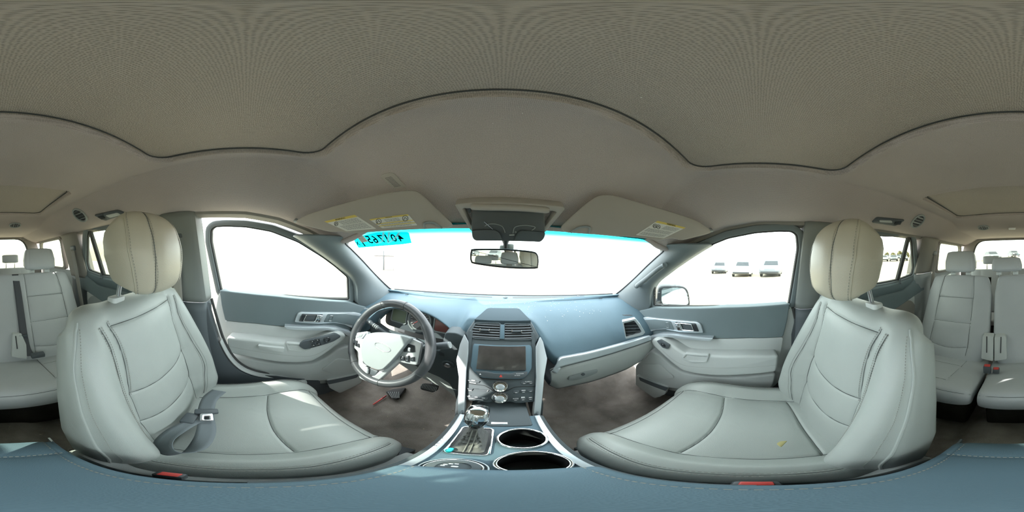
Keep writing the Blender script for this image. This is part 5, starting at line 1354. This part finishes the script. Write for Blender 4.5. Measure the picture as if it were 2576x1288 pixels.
def dome_lamp(quad, lens, sw, label):
    c = np.mean(np.array(quad), 0); F = roof_frame(tuple(c)); root = thing('dome_lamp', F.o, label, 'lamp', 'rear dome lamps')
    slab('lamp_base', F, round_poly([F.px(p) for p in quad], 0.012), 0.008, DARKPL, root, 0.003, w=0.008)
    slab('lamp_lens', F, round_poly([F.px(p) for p in lens], 0.008), 0.004, LIGHTPL, root, 0.002, w=0.011)
    slab('lamp_switch', F, round_poly([F.px(p) for p in sw], 0.004), 0.004, BLACK, root, 0.001, w=0.011)
B1 = crop(0, 480, 2.477); B2 = crop(1900, 500, 2.576)
dome_lamp(B1((588, 148), (735, 116), (790, 138), (660, 182)), B1((660, 145), (735, 128), (760, 142), (690, 160)), B1((612, 155), (640, 148), (662, 162), (640, 172)), 'dome lamp in the ceiling above the driver headrest')
dome_lamp(B2((750, 150), (785, 116), (968, 134), (905, 172)), B2((800, 130), (880, 134), (885, 148), (800, 142)), B2((900, 142), (945, 140), (935, 160), (895, 160)), 'dome lamp in the ceiling above the passenger headrest')
def ceiling_vent(p, r, label, ox=0.0):
    F = roof_frame(p); root = thing('ceiling_vent', F.o, label, 'air vent', 'round ceiling vents')
    lathe('vent_ring', F, 0, 0, [(r, -0.002), (r, 0.004), (r * 0.93, 0.008), (r * 0.80, 0.006), (r * 0.78, 0.0)], GREYTRIM, root, 36)
    disc('vent_core', F, 0, 0, r * 0.78, 0.003, BLACK, root, w=0.002)
    for k in range(4):
        u = (k - 1.5) * r * 0.36; h = math.sqrt(max((r * 0.76) ** 2 - u * u, 0))
        prism('vane', [F.pt(u, -h, 0.002), F.pt(u, h, 0.002), F.pt(u + r * 0.12, h * 0.98, 0.006), F.pt(u + r * 0.12, -h * 0.98, 0.006)], F.n * -0.001, DARKPL if k % 2 else GREYTRIM, root)
ceiling_vent((201, 541), 0.052, 'round ceiling vent beside the dome lamp above the driver headrest')
ceiling_vent((2309, 556), 0.052, 'round ceiling vent beside the dome lamp above the passenger headrest')
ceiling_vent((38, 566), 0.050, 'round ceiling vent over the headrest of the wide bench')
ceiling_vent((2474, 572), 0.050, 'round ceiling vent over the headrest of the single rear seat')
F = roof_frame((2546, 574)); tag(slab('ceiling_clip', F, rrect(0.06, 0.03, 0.006), 0.012, WHITE, None, 0.004, w=0.010), 'small white clip on the ceiling before the rear window', 'clip')
# grab handle on the right windshield pillar
gh = thing('grab_handle', (0.62, 0.50, -0.08), 'curved grab handle on the passenger windshield pillar', 'handle')
hp_ = [onsurf(p, lambda P: P.x - (0.545 if k in (1, 2, 3) else 0.56)) for k, p in enumerate(V2((838, 985), (860, 968), (930, 915), (1010, 850), (1080, 800), (1105, 785)))]
tube('grip', smooth_path([tuple(p) for p in hp_], 6), [0.008] + [0.0105] * 29 + [0.008], PILLAR, gh, n=12)
for p in (hp_[0], hp_[-1]): tube('handle_foot', [p, p + Vector((0.05, 0.03, 0.0))], 0.012, PILLAR, gh, n=10)

specks = []
for p in [(510, 155), (1462, 150), (1770, 323), (1008, 70), (905, 72), (1278, 76), (1610, 245), (1676, 180), (1824, 338), (514, 268), (1240, 310), (1314, 285), (852, 95), (955, 100)]:
    o = onz(p, 0.300) if p[1] < 235 or 1755 < p[0] or p[0] < 600 else on_roof(p) + Vector((0, -0.002, -0.002)); r = random.uniform(0.0005, 0.0011)
    specks.append([o + Vector((a * r, b * r, -0.0004)) for a, b in ((-1, -1), (1, -1), (1, 1), (-1, 1))])
tag(quads('ceiling_lint', specks, PAPER), 'few white lint specks on the ceiling cloth', 'lint', kind='stuff')
# ---- notice stuck behind the windshield shade band
T1 = crop(860, 560, 8.587)
pc = on_ws((985, 600)); e = 0.004
tx = Vector((2 * e, ws_y(pc.x + e, pc.z) - ws_y(pc.x - e, pc.z), 0)).normalized(); tz = Vector((0, ws_y(pc.x, pc.z + e) - ws_y(pc.x, pc.z - e), 2 * e)).normalized()
FN = Frame(pc, tx, tz)
if FN.n.dot(CAM - pc) < 0: FN = Frame(pc, -tx, tz)
FN = FN.off(0.004)
NOTE = glass_mat('notice_sheet', (0.06, 0.52, 0.54), 0.0)
DIG = glass_mat('notice_digits', (0.01, 0.10, 0.12), 0.0)
nt_ = thing('windshield_notice', pc, 'cyan lot number notice taped to the windshield over the steering wheel', 'notice')
nq = [FN.px(p) for p in T1((230, 330), (760, 215), (1410, 205), (1450, 230), (1508, 440), (1300, 470), (900, 500), (360, 545))]
slab('sheet', FN, nq, 0.0004, NOTE, nt_)
chars = [('X', 335, 450, 90), ('1', 448, 440, 180), ('5', 585, 370, 190), ('6', 710, 365, 190), ('7', 850, 350, 190), ('1', 965, 340, 190), ('0', 1115, 335, 190), ('4', 1260, 330, 190)]
for ch, x, y, h in chars:
    a = np.array(FN.px(T1((x - 25, y - h / 2))[0])); b = np.array(FN.px(T1((x + 45, y + h / 2))[0])); c = (a + b) / 2; hh = np.linalg.norm(a - b)
    text('notice_digit', ch, FN, c[0], c[1], hh * 1.15, DIG, nt_, w=0.0008, mirror=True, bold=0.0006, rot=0.0, sx=0.75)
def tagq(name, q, m, w): return slab(name, FN, [FN.px(p) for p in T1(*q)], 0.0004, m, nt_, w=w)
tagq('paper_tag', ((315, 290), (440, 258), (570, 400), (430, 425)), PAPER, 0.0016)
for k in range(4):
    a, b = T1((345 + k * 28, 310 + k * 30), (440 + k * 28, 290 + k * 30)); pa, pb = FN.px(a), FN.px(b)
    tube('tag_print', [FN.pt(*pa, 0.002), FN.pt(*pb, 0.002)], 0.0008, INKGREY, nt_, n=4)
for row in ((480, 455, 1350, 470), (640, 500, 1300, 488)):
    x = row[0]
    while x < row[2]:
        L = random.uniform(20, 60); y = row[1] + (row[3] - row[1]) * (x - row[0]) / (row[2] - row[0]) + 20
        a, b = T1((x, y), (min(x + L, row[2]), y)); tube('notice_print', [FN.pt(*FN.px(a), 0.001), FN.pt(*FN.px(b), 0.001)], 0.0005, DIG, nt_, n=4); x += L + 14
for q in (((905, 190), (890, 300), (868, 395), (800, 425), (735, 438)), ((1025, 185), (1010, 300), (992, 430)), ((1252, 178), (1200, 270), (1110, 365), (1000, 435))):
    P = smooth_path([FN.px(p) for p in T1(*q)], 6)
    L, Rr = [], []
    for k in range(len(P)):
        a, b = np.array(P[max(k - 1, 0)]), np.array(P[min(k + 1, len(P) - 1)]); d = b - a; d /= np.linalg.norm(d); nn = np.array([-d[1], d[0]]) * 0.0032
        L.append(tuple(np.array(P[k]) + nn)); Rr.append(tuple(np.array(P[k]) - nn))
    quads('paint_stroke', [[FN.pt(*L[k], 0.0024), FN.pt(*L[k + 1], 0.0024), FN.pt(*Rr[k + 1], 0.0024), FN.pt(*Rr[k], 0.0024)] for k in range(len(L) - 1)], PAINT, nt_)
# ================================================================== BELTS, PEDALS, LOOSE THINGS
def ribbon(name, pts, wv, width, m, parent=None, th=0.0014, k=8):
    """flat webbing along a path; wv = across direction at each point (or one for all)"""
    P = smooth_path([tuple(p) for p in pts], k)
    if isinstance(wv, list): Wv = smooth_path([tuple(v) for v in wv], k)
    else: Wv = [tuple(wv)] * len(P)
    rows = []
    for p, w in zip(P, Wv):
        w = Vector(w).normalized() * width / 2; p = Vector(p); rows.append([tuple(p + w * t) for t in (-1, -0.5, 0, 0.5, 1)])
    return grid(name, rows, m, parent, thick=th, off=0)
# driver belt lying on the seat
E9 = crop(0, 900, 2.4302)
sb = thing('seat_belt', (-0.52, -0.08, -0.60), 'slack grey seat belt with chrome tongue lying on the driver seat', 'seat belt', 'front seat belts')
zc = [-0.555, -0.572, -0.592, -0.597, -0.600, -0.598, -0.598, -0.598, -0.596, -0.596]
pp = E9((1340, 205), (1282, 255), (1258, 335), (1262, 430), (1225, 530), (1130, 590), (1030, 585), (1005, 520), (1090, 440), (1195, 385))
pts = [onz(p, z) for p, z in zip(pp, zc)]
wv = [Vector((0.25, 1, 0.1)), Vector((0.3, 1, 0.1)), Vector((0.25, 1, 0)), Vector((0.35, 1, 0.0)), Vector((0.6, 0.8, 0.4)), Vector((0.25, 0.3, 0.9)), Vector((-0.25, 0.2, 0.9)), Vector((-0.5, 0.6, 0.6)), Vector((-0.5, 1, 0.1)), Vector((-0.4, 1, 0.0))]
pts = [p + Vector((0, 0, 0.016 if 4 <= i <= 7 else 0.004)) for i, p in enumerate(pts)]
ribbon('webbing', pts, wv, 0.047, BELT, sb)
q = onz(E9((1262, 335))[0], -0.590)
FT3 = Frame(q + Vector((0, 0, 0.012)), (0.95, 0.25, 0), (-0.25, 0.95, 0.0))
slab('tongue_grip', FT3, round_poly([(-0.012, -0.03), (0.010, -0.03), (0.013, 0.0), (0.010, 0.03), (-0.012, 0.03), (-0.010, 0.0)], 0.006), 0.010, DARKPL, sb, 0.003)
o = rrect(0.036, 0.030, 0.004, 4, 0.030, 0.0); i = rrect(0.016, 0.012, 0.003, 4, 0.034, 0.0)
frame_ring('tongue_plate', FT3, o, i, 0.003, STEEL, sb, 0.0008, w=-0.001)
q = onz(E9((1160, 375))[0], -0.60); box('buckle', q + Vector((0, 0, 0.004)), (0.05, 0.034, 0.018), DARKPL, sb, 0.005)
# upright belts on the centre pillars
for s, lab, m in ((-1, 'tan seat belt hanging down the pillar behind the driver seat', BELT_TAN), (1, 'dark seat belt hanging down the pillar behind the passenger seat', BELT)):
    r = thing('seat_belt', (s * 0.69, -0.30, -0.60), lab, 'seat belt', 'front seat belts')
    ribbon('webbing', [(s * 0.638, -0.292, 0.065), (s * 0.668, -0.298, -0.10), (s * 0.690, -0.300, -0.30), (s * 0.700, -0.305, -0.60)], Vector((0.1 * s, 1, 0)), 0.046, m, r)
    box('belt_guide', (s * 0.645, -0.29, 0.075), (0.014, 0.07, 0.03), DARKPL, r, 0.005)
# rear pillar belts
for s, p0, p1, p2, lab in ((-1, (182, 628), (193, 690), (206, 770), 'tan shoulder belt on the rear pillar left of the bench'), (1, (2353, 640), (2347, 700), (2338, 775), 'tan shoulder belt on the rear pillar beside the single rear seat')):
    a, b, c = [onx(p, s * v) for p, v in zip((p0, p1, p2), (0.640, 0.660, 0.665))]
    r = thing('seat_belt', c, lab, 'seat belt', 'rear seat belts')
    ribbon('webbing', [a, b, c, c + Vector((0, 0.02, -0.15))], Vector((0.15 * s, 1, 0)), 0.046, BELT_TAN, r)
    box('belt_guide', a + Vector((s * 0.006, 0, 0.012)), (0.016, 0.075, 0.04), DARKPL, r, 0.008)
# middle belt over the wide bench
r = thing('seat_belt', (-0.20, -0.86, -0.60), 'dark middle belt running down the wide bench backrest', 'seat belt', 'rear seat belts')
def on_bench(p, lift=0.012):
    """first hit on the bench backrest face line"""
    C = baB.C; N = baB.nrm
    def f(P):
        j = int(np.argmin((C[:, 0] - P.y) ** 2 + (C[:, 1] - P.z) ** 2)); return (P.y - C[j, 0]) * N[j, 0] + (P.z - C[j, 1]) * N[j, 1] - lift
    return onsurf(p, f, 0.3, 1.8)
mb_ = [on_bench(p, l) for p, l in (((38, 690), 0.004), ((46, 740), 0.016), ((54, 800), 0.018), ((60, 845), 0.02), ((68, 880), 0.024), ((80, 895), 0.03))]
ribbon('webbing', mb_, Vector((1, 0, 0)), 0.046, BELT_DK, r)
b0 = on_bench((58, 846), 0.026); box('tongue_grip', b0, (0.056, 0.012, 0.022), DARKPL, r, 0.004)
b1 = on_bench((95, 893), 0.05); box('buckle', b1, (0.075, 0.035, 0.028), DARKPL, r, 0.006)
# seat belt buckles beside the console and in the bench split
def buckle(p, size, lab, dark=True, rot=0.0, grp='seat belt buckles'):
    r = thing('belt_buckle', p, lab, 'buckle', grp); M = Matrix.Rotation(rot, 3, 'Z')
    box('buckle_body', p, size, DARKPL, r, 0.004, M); box('release_button', Vector(p) + M @ Vector((0, 0, size[2] / 2)), (size[0] * 0.8, size[1] * 0.7, 0.008), RED, r, 0.002, M)
buckle((0.107, -0.0, -0.645), (0.018, 0.034, 0.06), 'red belt buckle between console and passenger cushion')
buckle((-0.128, -0.065, -0.635), (0.016, 0.03, 0.06), 'red belt buckle between console and driver cushion')
buckle(tuple(onz((2484, 928), -0.615)), (0.035, 0.03, 0.05), 'red belt buckle in the split of the second row')
buckle(tuple(onz((2506, 932), -0.62)), (0.03, 0.028, 0.03), 'low red belt buckle beside the bench split')
# hinge covers in the bench split
def hinge(quad, slot, lab):
    root = thing('hinge_cover', on_bench(quad[2], 0.05), lab, 'hinge cover', 'seat hinge covers')
    p = [on_bench(q, 0.035) for q in quad]
    prism('cover', [tuple(v) for v in round_poly([tuple(v) for v in p], 0.008, 3)], (0, -0.05, 0), LIGHTPL, root, 0.006)
    a, b = [on_bench(q, 0.0365) for q in slot]; tube('slot', [a, b], 0.0028, BLACK, root, n=6)
hinge(CC((728, 712), (795, 715), (803, 720), (800, 885), (718, 866)), CC((758, 715), (757, 825)), 'grey hinge cover at the foot of the single rear seat')
hinge(CC((808, 720), (882, 712), (890, 730), (893, 870), (808, 884)), CC((854, 718), (851, 828)), 'grey hinge cover at the foot of the wide bench by the split')
hinge(B1((78, 895), (135, 893), (165, 960), (170, 1050), (72, 1035)), B1((98, 905), (108, 985)), 'grey hinge cover beside the middle belt of the wide bench')
# pedals
bp = thing('brake_pedal', (-0.33, 0.72, -0.80), 'ribbed black brake pedal under the dash', 'pedal', 'pedals')
po_ = onsurf((1079, 976), lambda P: P.y - 0.66)
FP = Frame(po_, (1, 0, 0), (0, 0.55, 0.83))
ped = round_poly([FP.px(p) for p in E2((868, 1100), (900, 1064), (985, 1070), (1058, 1086), (1046, 1135), (1000, 1158), (880, 1128))], 0.008)
slab('pad', FP, ped, 0.012, RUBBER, bp, 0.003)
us = [p[0] for p in ped]; vs = [p[1] for p in ped]
for k in range(11):
    u = min(us) + (max(us) - min(us)) * (k + 0.8) / 11.6; slab('rib', FP, rrect(0.0022, (max(vs) - min(vs)) * 0.55, 0.0006, 2, u, (max(vs) + min(vs)) / 2), 0.003, GREYTRIM, bp, w=0.003)
tube('pedal_arm', [FP.pt(0, 0.0, -0.012), FP.pt(0.0, 0.06, -0.05), (po_.x, 0.80, -0.55)], 0.008, DARKPL, bp, n=8)
fo = onsurf((985, 995), lambda P: P.z - float(z_floor(P.x, P.y)) - 0.03)
fr_ = thing('foot_rest', fo, 'ribbed grey foot rest left of the brake pedal', 'pedal', 'pedals')
FQ = Frame(fo, (1, 0.1, 0), (0, 0.86, 0.5))
fq = round_poly([FQ.px(p) for p in E2((520, 1150), (600, 1120), (725, 1108), (640, 1222), (600, 1222))], 0.006)
slab('pad', FQ, fq, 0.03, RUBBER, fr_, 0.004)
for k in range(6):
    a = np.array(FQ.px(E2((548 + k * 22, 1150))[0])); b = np.array(FQ.px(E2((590 + k * 14, 1212))[0])); tube('rib', [FQ.pt(*a, 0.001), FQ.pt(*b, 0.001)], 0.0026, GREYTRIM, fr_, n=6)
# things on the floor
def on_floor(p, up=0.008): return onsurf(p, lambda P: P.z - float(z_floor(P.x, P.y)) - up)
a, b = on_floor((938, 1018), 0.012), on_floor((970, 996), 0.012)
pen = thing('pen', a, 'red ball pen lying on the driver floor', 'pen')
d = b - a; tube('barrel', [a, a + d * 0.1, b], [0.0022, 0.0045, 0.0045], RED, pen, n=10); tube('cap', [a + d * 0.72, a + d * 0.74, b + d * 0.03], [0.0045, 0.0056, 0.0052], mat('dark_red', (0.25, 0.02, 0.02), 0.35), pen, n=10)
tag(tube('stick', [on_floor((2408, 1056), 0.01), on_floor((2420, 1040), 0.01)], 0.004, WHITE), 'white paper stick on the dark floor before the single rear seat', 'stick')
crumbs = []
for k in range(110):
    if k < 60: p = (random.uniform(960, 1160), random.uniform(985, 1110))
    elif k < 90: p = (random.uniform(20, 150), random.uniform(1040, 1140))
    else: p = (random.uniform(1390, 1600), random.uniform(960, 1060))
    try: c = on_floor(p, 0.010)
    except Exception: continue
    r = random.choice((0.001, 0.0015, 0.002, 0.003)); a = random.uniform(0, PI)
    e1, e2 = Vector((math.cos(a), math.sin(a), 0)) * r, Vector((-math.sin(a), math.cos(a), 0.4)) * r * 0.6
    crumbs.append([c - e1 - e2, c + e1 - e2, c + e1 + e2, c - e1 + e2])
tag(quads('floor_crumbs', crumbs, mat('crumb', (0.42, 0.36, 0.26), 0.9)), 'pale crumbs and dirt specks strewn over the floor carpet', 'crumbs', kind='stuff')
lint = []
for k in range(150):
    x, y = random.uniform(-0.1, 0.45), random.uniform(0.66, 0.84)
    pr_ = prof(x); z = float(np.interp(-y, [-q[1] for q in pr_], [q[2] for q in pr_])) + 0.0016; r = random.choice((0.0007, 0.001, 0.0014))
    lint.append([(x - r, y - r, z), (x + r, y - r, z), (x + r, y + r, z), (x - r, y + r, z)])
tag(quads('dash_dust', lint, PAPER), 'white dust specks scattered over the dashboard top', 'dust', kind='stuff')
# ================================================================== OUTSIDE
# passenger side mirror
C8 = crop(1540, 560, 2.8)
sm = thing('side_mirror', (0.95, 0.53, -0.30), 'passenger side mirror seen through the door window', 'mirror')
so = onsurf((1697, 745), lambda P: P.x - 0.93); FSM = Frame(so, (0.62, -0.78, 0.0), (0, 0, 1))
if FSM.n.dot(CAM - so) < 0: FSM = Frame(so, (-0.62, 0.78, 0), (0, 0, 1))
ho_ = [FSM.px(p) for p in smooth_path(C8((318, 560), (322, 480), (345, 450), (420, 446), (500, 452), (535, 480), (548, 545), (540, 590), (440, 596), (340, 590)), 3, True)]
slab('housing', FSM, ho_, 0.09, BLACK, sm, 0.012, seg=3)
gm = [FSM.px(p) for p in smooth_path(C8((352, 560), (348, 490), (362, 464), (460, 458), (510, 470), (530, 520), (532, 574), (470, 580), (380, 580)), 3, True)]
slab('mirror_glass', FSM, gm, 0.003, MIRROR, sm, w=0.002)
bq = [FSM.px(p) for p in smooth_path(C8((470, 470), (500, 468), (520, 490), (524, 512), (490, 510), (472, 495)), 3, True)]
tube('spotter_rim', [FSM.pt(u, v, 0.003) for u, v in bq], 0.0016, SILVER, sm, closed=True, n=6)
box('mirror_foot', so + Vector((-0.10, 0.10, -0.05)), (0.16, 0.06, 0.05), BLACK, sm, 0.012)
# scratches on the passenger window
sc_ = thing('window_scratches', on_gl((1660, 760)) + GN * 0.004, 'white scratches and dirt on the lower front corner of the passenger window', 'scratches', kind='stuff')
for k in range(16):
    a = (random.uniform(1646, 1735), random.uniform(735, 768)); b = (a[0] + random.uniform(-25, 25), a[1] + random.uniform(-14, 6))
    b = (min(max(b[0], 1647), 1740), min(max(b[1], 716), 768))
    tube('scratch', [on_gl(a) + GN * 0.003, on_gl(b) + GN * 0.003], 0.0006, WHITE, sc_, n=4)

CARP = [mat('car_paint_%d' % k, c, 0.3, coat=0.5) for k, c in enumerate([(0.03, 0.03, 0.035), (0.10, 0.11, 0.12), (0.30, 0.31, 0.32), (0.60, 0.60, 0.60), (0.04, 0.05, 0.09), (0.16, 0.03, 0.03)])]
CARG = mat('car_window', (0.02, 0.025, 0.03), 0.1)
def make_car():
    root = thing('parked_car', (0, 0, 0))
    side = [(-2.25, 0.30), (-2.28, 0.62), (-2.15, 0.88), (-1.75, 0.98), (-1.35, 1.38), (-0.6, 1.47), (0.35, 1.43), (1.05, 0.98), (1.95, 0.84), (2.25, 0.66), (2.28, 0.34), (1.75, 0.24), (-1.8, 0.24)]
    s2 = round_poly(side, 0.12, 4)
    rows = []
    for w, sc_ in ((-0.90, 0.93), (-0.86, 0.98), (-0.70, 1.0), (0.70, 1.0), (0.86, 0.98), (0.90, 0.93)):
        rows.append([(w * (1 - 0.20 * max(z - 0.9, 0) / 0.55), y * sc_, 0.24 + (z - 0.24) * (0.97 if sc_ < 0.95 else 1)) for y, z in s2])
    body_ = grid('body', rows, CARP[0], root, closed_v=True, cap=True)
    for s in (-1, 1):
        for pts in ([(-1.30, 0.98), (-1.10, 1.32), (-0.35, 1.38), (-0.35, 0.98)], [(-0.28, 0.98), (-0.28, 1.38), (0.28, 1.35), (0.85, 0.98)]):
            prism('side_window', [(s * (0.905 - 0.20 * 0.9 * max(z - 0.9, 0) / 0.55), y, z) for y, z in pts], (-s * 0.03, 0, 0), CARG, root)
        for y in (-1.38, 1.40):
            F = Frame((s * 0.84, y, 0.33), (0, 1, 0), (0, 0, 1))
            if F.n.x * s < 0: F = Frame(F.o, (0, -1, 0), (0, 0, 1))
            lathe('wheel', F, 0, 0, [(0.33, -0.12), (0.34, 0.06), (0.30, 0.075), (0.22, 0.06), (0.20, 0.05), (0.0, 0.07)], BLACK, root, 20)
    prism('windscreen', [(-0.66, 1.02, 1.01), (0.66, 1.02, 1.01), (0.58, 0.42, 1.40), (-0.58, 0.42, 1.40)], (0, -0.03, -0.03), CARG, root)
    prism('rear_screen', [(-0.64, -1.72, 1.02), (0.64, -1.72, 1.02), (0.56, -1.36, 1.36), (-0.56, -1.36, 1.36)], (0, 0.03, -0.03), CARG, root)
    for s in (-1, 1):
        box('headlamp', (s * 0.62, 2.20, 0.68), (0.34, 0.10, 0.14), WHITE, root, 0.03); box('tail_lamp', (s * 0.68, -2.22, 0.76), (0.26, 0.08, 0.16), RED, root, 0.03)
    box('bumper', (0, 2.24, 0.42), (1.5, 0.10, 0.18), BLACK, root, 0.03)
    return root
def copy_tree(o, parent=None):
    c = o.copy(); COL.objects.link(c); c.parent = parent
    for ch in o.children: copy_tree(ch, c)
    return c
car0 = make_car(); used = [False]
def put_car(px, dist, head, paint, label, big=1.0):
    d = ray(px, 650); d = Vector((d.x, d.y, 0)).normalized() * dist
    r = car0 if not used[0] else copy_tree(car0); used[0] = True
    r.location = (d.x, d.y, float(z_ground(d.x, d.y))); r.rotation_euler = (0, 0, head); r.scale = (big,) * 3
    tag(r, label, 'car', 'parked cars in the yard')
    for ch in r.children:
        if ch.name.startswith('body'):
            ch.data = ch.data.copy() if r is not car0 else ch.data
            ch.data.materials.clear(); ch.data.materials.append(CARP[paint])
def heading(px): 
    d = ray(px, 650); return math.atan2(-d.x, d.y) + PI
rr_cars = [(2200, 40, 1, 'grey parked car at the left end of the far row'), (2224, 40, 2, 'silver parked car in the far row beside the light pole'), (2248, 39, 1, 'dark grey parked car right of the light pole'), (2273, 39, 0, 'black parked car cut by the rear door window bar'), (2298, 40, 4, 'navy parked car in the small rear door pane')]
for px, ds, pa, lab in rr_cars: put_car(px, ds, heading(px) + 0.05, pa, lab)
for px, ds, pa, lab in ((2212, 52, 3, 'white parked car in the second far row'), (2236, 52, 2, 'silver parked car in the second far row'), (2262, 52, 1, 'grey parked car in the second far row')): put_car(px, ds, heading(px) + 0.05, pa, lab)
for px, ds, pa, lab in ((1812, 22, 1, 'grey parked car beyond the middle of the passenger window'), (1870, 17, 3, 'white parked car beyond the passenger window'), (1942, 16, 1, 'dark parked car beyond the rear edge of the passenger window')): put_car(px, ds, heading(px) - 0.1, pa, lab)
for px, ds, pa, lab in ((2495, 26, 1, 'grey parked car behind the rear window'), (2550, 38, 0, 'black parked car far behind the rear window')): put_car(px, ds, heading(px) + 0.3, pa, lab)
# tree line, light pole, dirt bank, building
LEAF = mat('dry_leaves', (0.26, 0.24, 0.12), 0.9, var=0.5, vscale=1.5)
def shrub(px, dist, h, wd, label):
    d = ray(px, 650); d = Vector((d.x, d.y, 0)).normalized() * dist; z0 = float(z_ground(d.x, d.y)); side = Vector((-d.y, d.x, 0)).normalized()
    me = []
    for k in range(260):
        a = random.uniform(-1, 1); hh = random.random() ** 0.7 * (1 - a * a * 0.5)
        c = Vector(d) + side * a * wd + Vector((0, 0, z0 + hh * h)) + d.normalized() * random.uniform(-0.6, 0.6); r = 0.12 * h * random.uniform(0.4, 1)
        e1 = Vector((random.gauss(0, 1), random.gauss(0, 1), random.gauss(0, 1))).normalized() * r; e2 = e1.cross(Vector((random.gauss(0, 1), random.gauss(0, 1), random.gauss(0, 1)))).normalized() * r
        me.append([c - e1 - e2, c + e1 - e2, c + e1 + e2, c - e1 + e2])
    root = thing('tree', (d.x, d.y, z0), label, 'tree', 'trees beyond the far cars')
    tag(quads('foliage', me, LEAF, root), kind='stuff'); tube('trunk', [(d.x, d.y, z0), (d.x, d.y, z0 + h * 0.6)], [0.12, 0.05], mat('bark', (0.12, 0.09, 0.06), 0.9), root, n=8)
for k, (px, h) in enumerate(((2200, 2.6), (2216, 2.3), (2232, 2.8), (2247, 2.6), (2264, 3.2), (2281, 2.8), (2298, 2.4))):
    shrub(px, 75, h * 0.95, 1.2, ('low olive tree behind the far cars, %s from the left' % ('first', 'second', 'third', 'fourth', 'fifth', 'sixth', 'seventh')[k]))
d = ray(2238, 650); d = Vector((d.x, d.y, 0)).normalized() * 45; z0 = float(z_ground(d.x, d.y))
lp_ = thing('light_pole', (d.x, d.y, z0), 'slim light pole standing behind the far cars', 'pole')
tube('pole', [(d.x, d.y, z0), (d.x, d.y, z0 + 9)], 0.09, STEEL, lp_, n=10); box('lamp_head', (d.x, d.y, z0 + 9), (0.9, 0.3, 0.12), STEEL, lp_, 0.03)
bx_, by_ = np.meshgrid(np.linspace(-1, 1, 40), np.linspace(-1, 1, 16), indexing='ij')
mx_, my_ = -17 + by_ * 4.5, -13 + bx_ * 17
bank = grid('dirt_bank', np.stack([mx_, my_, z_ground(mx_, my_) + 3.4 * np.clip(1 - by_ ** 2, 0, 1) * np.clip(1 - bx_ ** 4, 0, 1) * (1 + 0.12 * np.sin(my_ * 1.3))], -1), DIRT)
tag(bank, 'long dirt bank outside the rear windows on the driver side', 'dirt bank')
d = ray(966, 650); d = Vector((d.x, d.y, 0)).normalized() * 20; z0 = float(z_ground(d.x, d.y))
bl = thing('yard_shed', (d.x, d.y, z0), 'low grey metal shed with a pole, ahead beyond the steering wheel', 'shed')
h0 = math.atan2(d.x, d.y); Rb = Matrix.Rotation(-h0, 3, 'Z')
WALLM = mat('metal_siding', (0.30, 0.28, 0.29), 0.6, metal=0.2)
box('wall', (d.x, d.y, z0 + 0.85), (2.3, 2.2, 1.7), WALLM, bl, 0.03, Rb); box('roof', (d.x, d.y, z0 + 1.74), (2.5, 2.4, 0.08), GREYTRIM, bl, 0.02, Rb)
for k in (-1, 1): box('roller_door', Vector((d.x, d.y, z0 + 0.70)) + Rb @ Vector((k * 0.56, -1.11, 0)), (0.95, 0.04, 1.3), LIGHTPL, bl, 0.01, Rb)
box('pole', Vector((d.x, d.y, z0 + 1.15)) + Rb @ Vector((-0.05, -1.2, 0)), (0.09, 0.09, 2.3), DARKPL, bl, 0.02, Rb)
for o in list(bpy.data.objects):
    if '_at' in o: del o['_at']
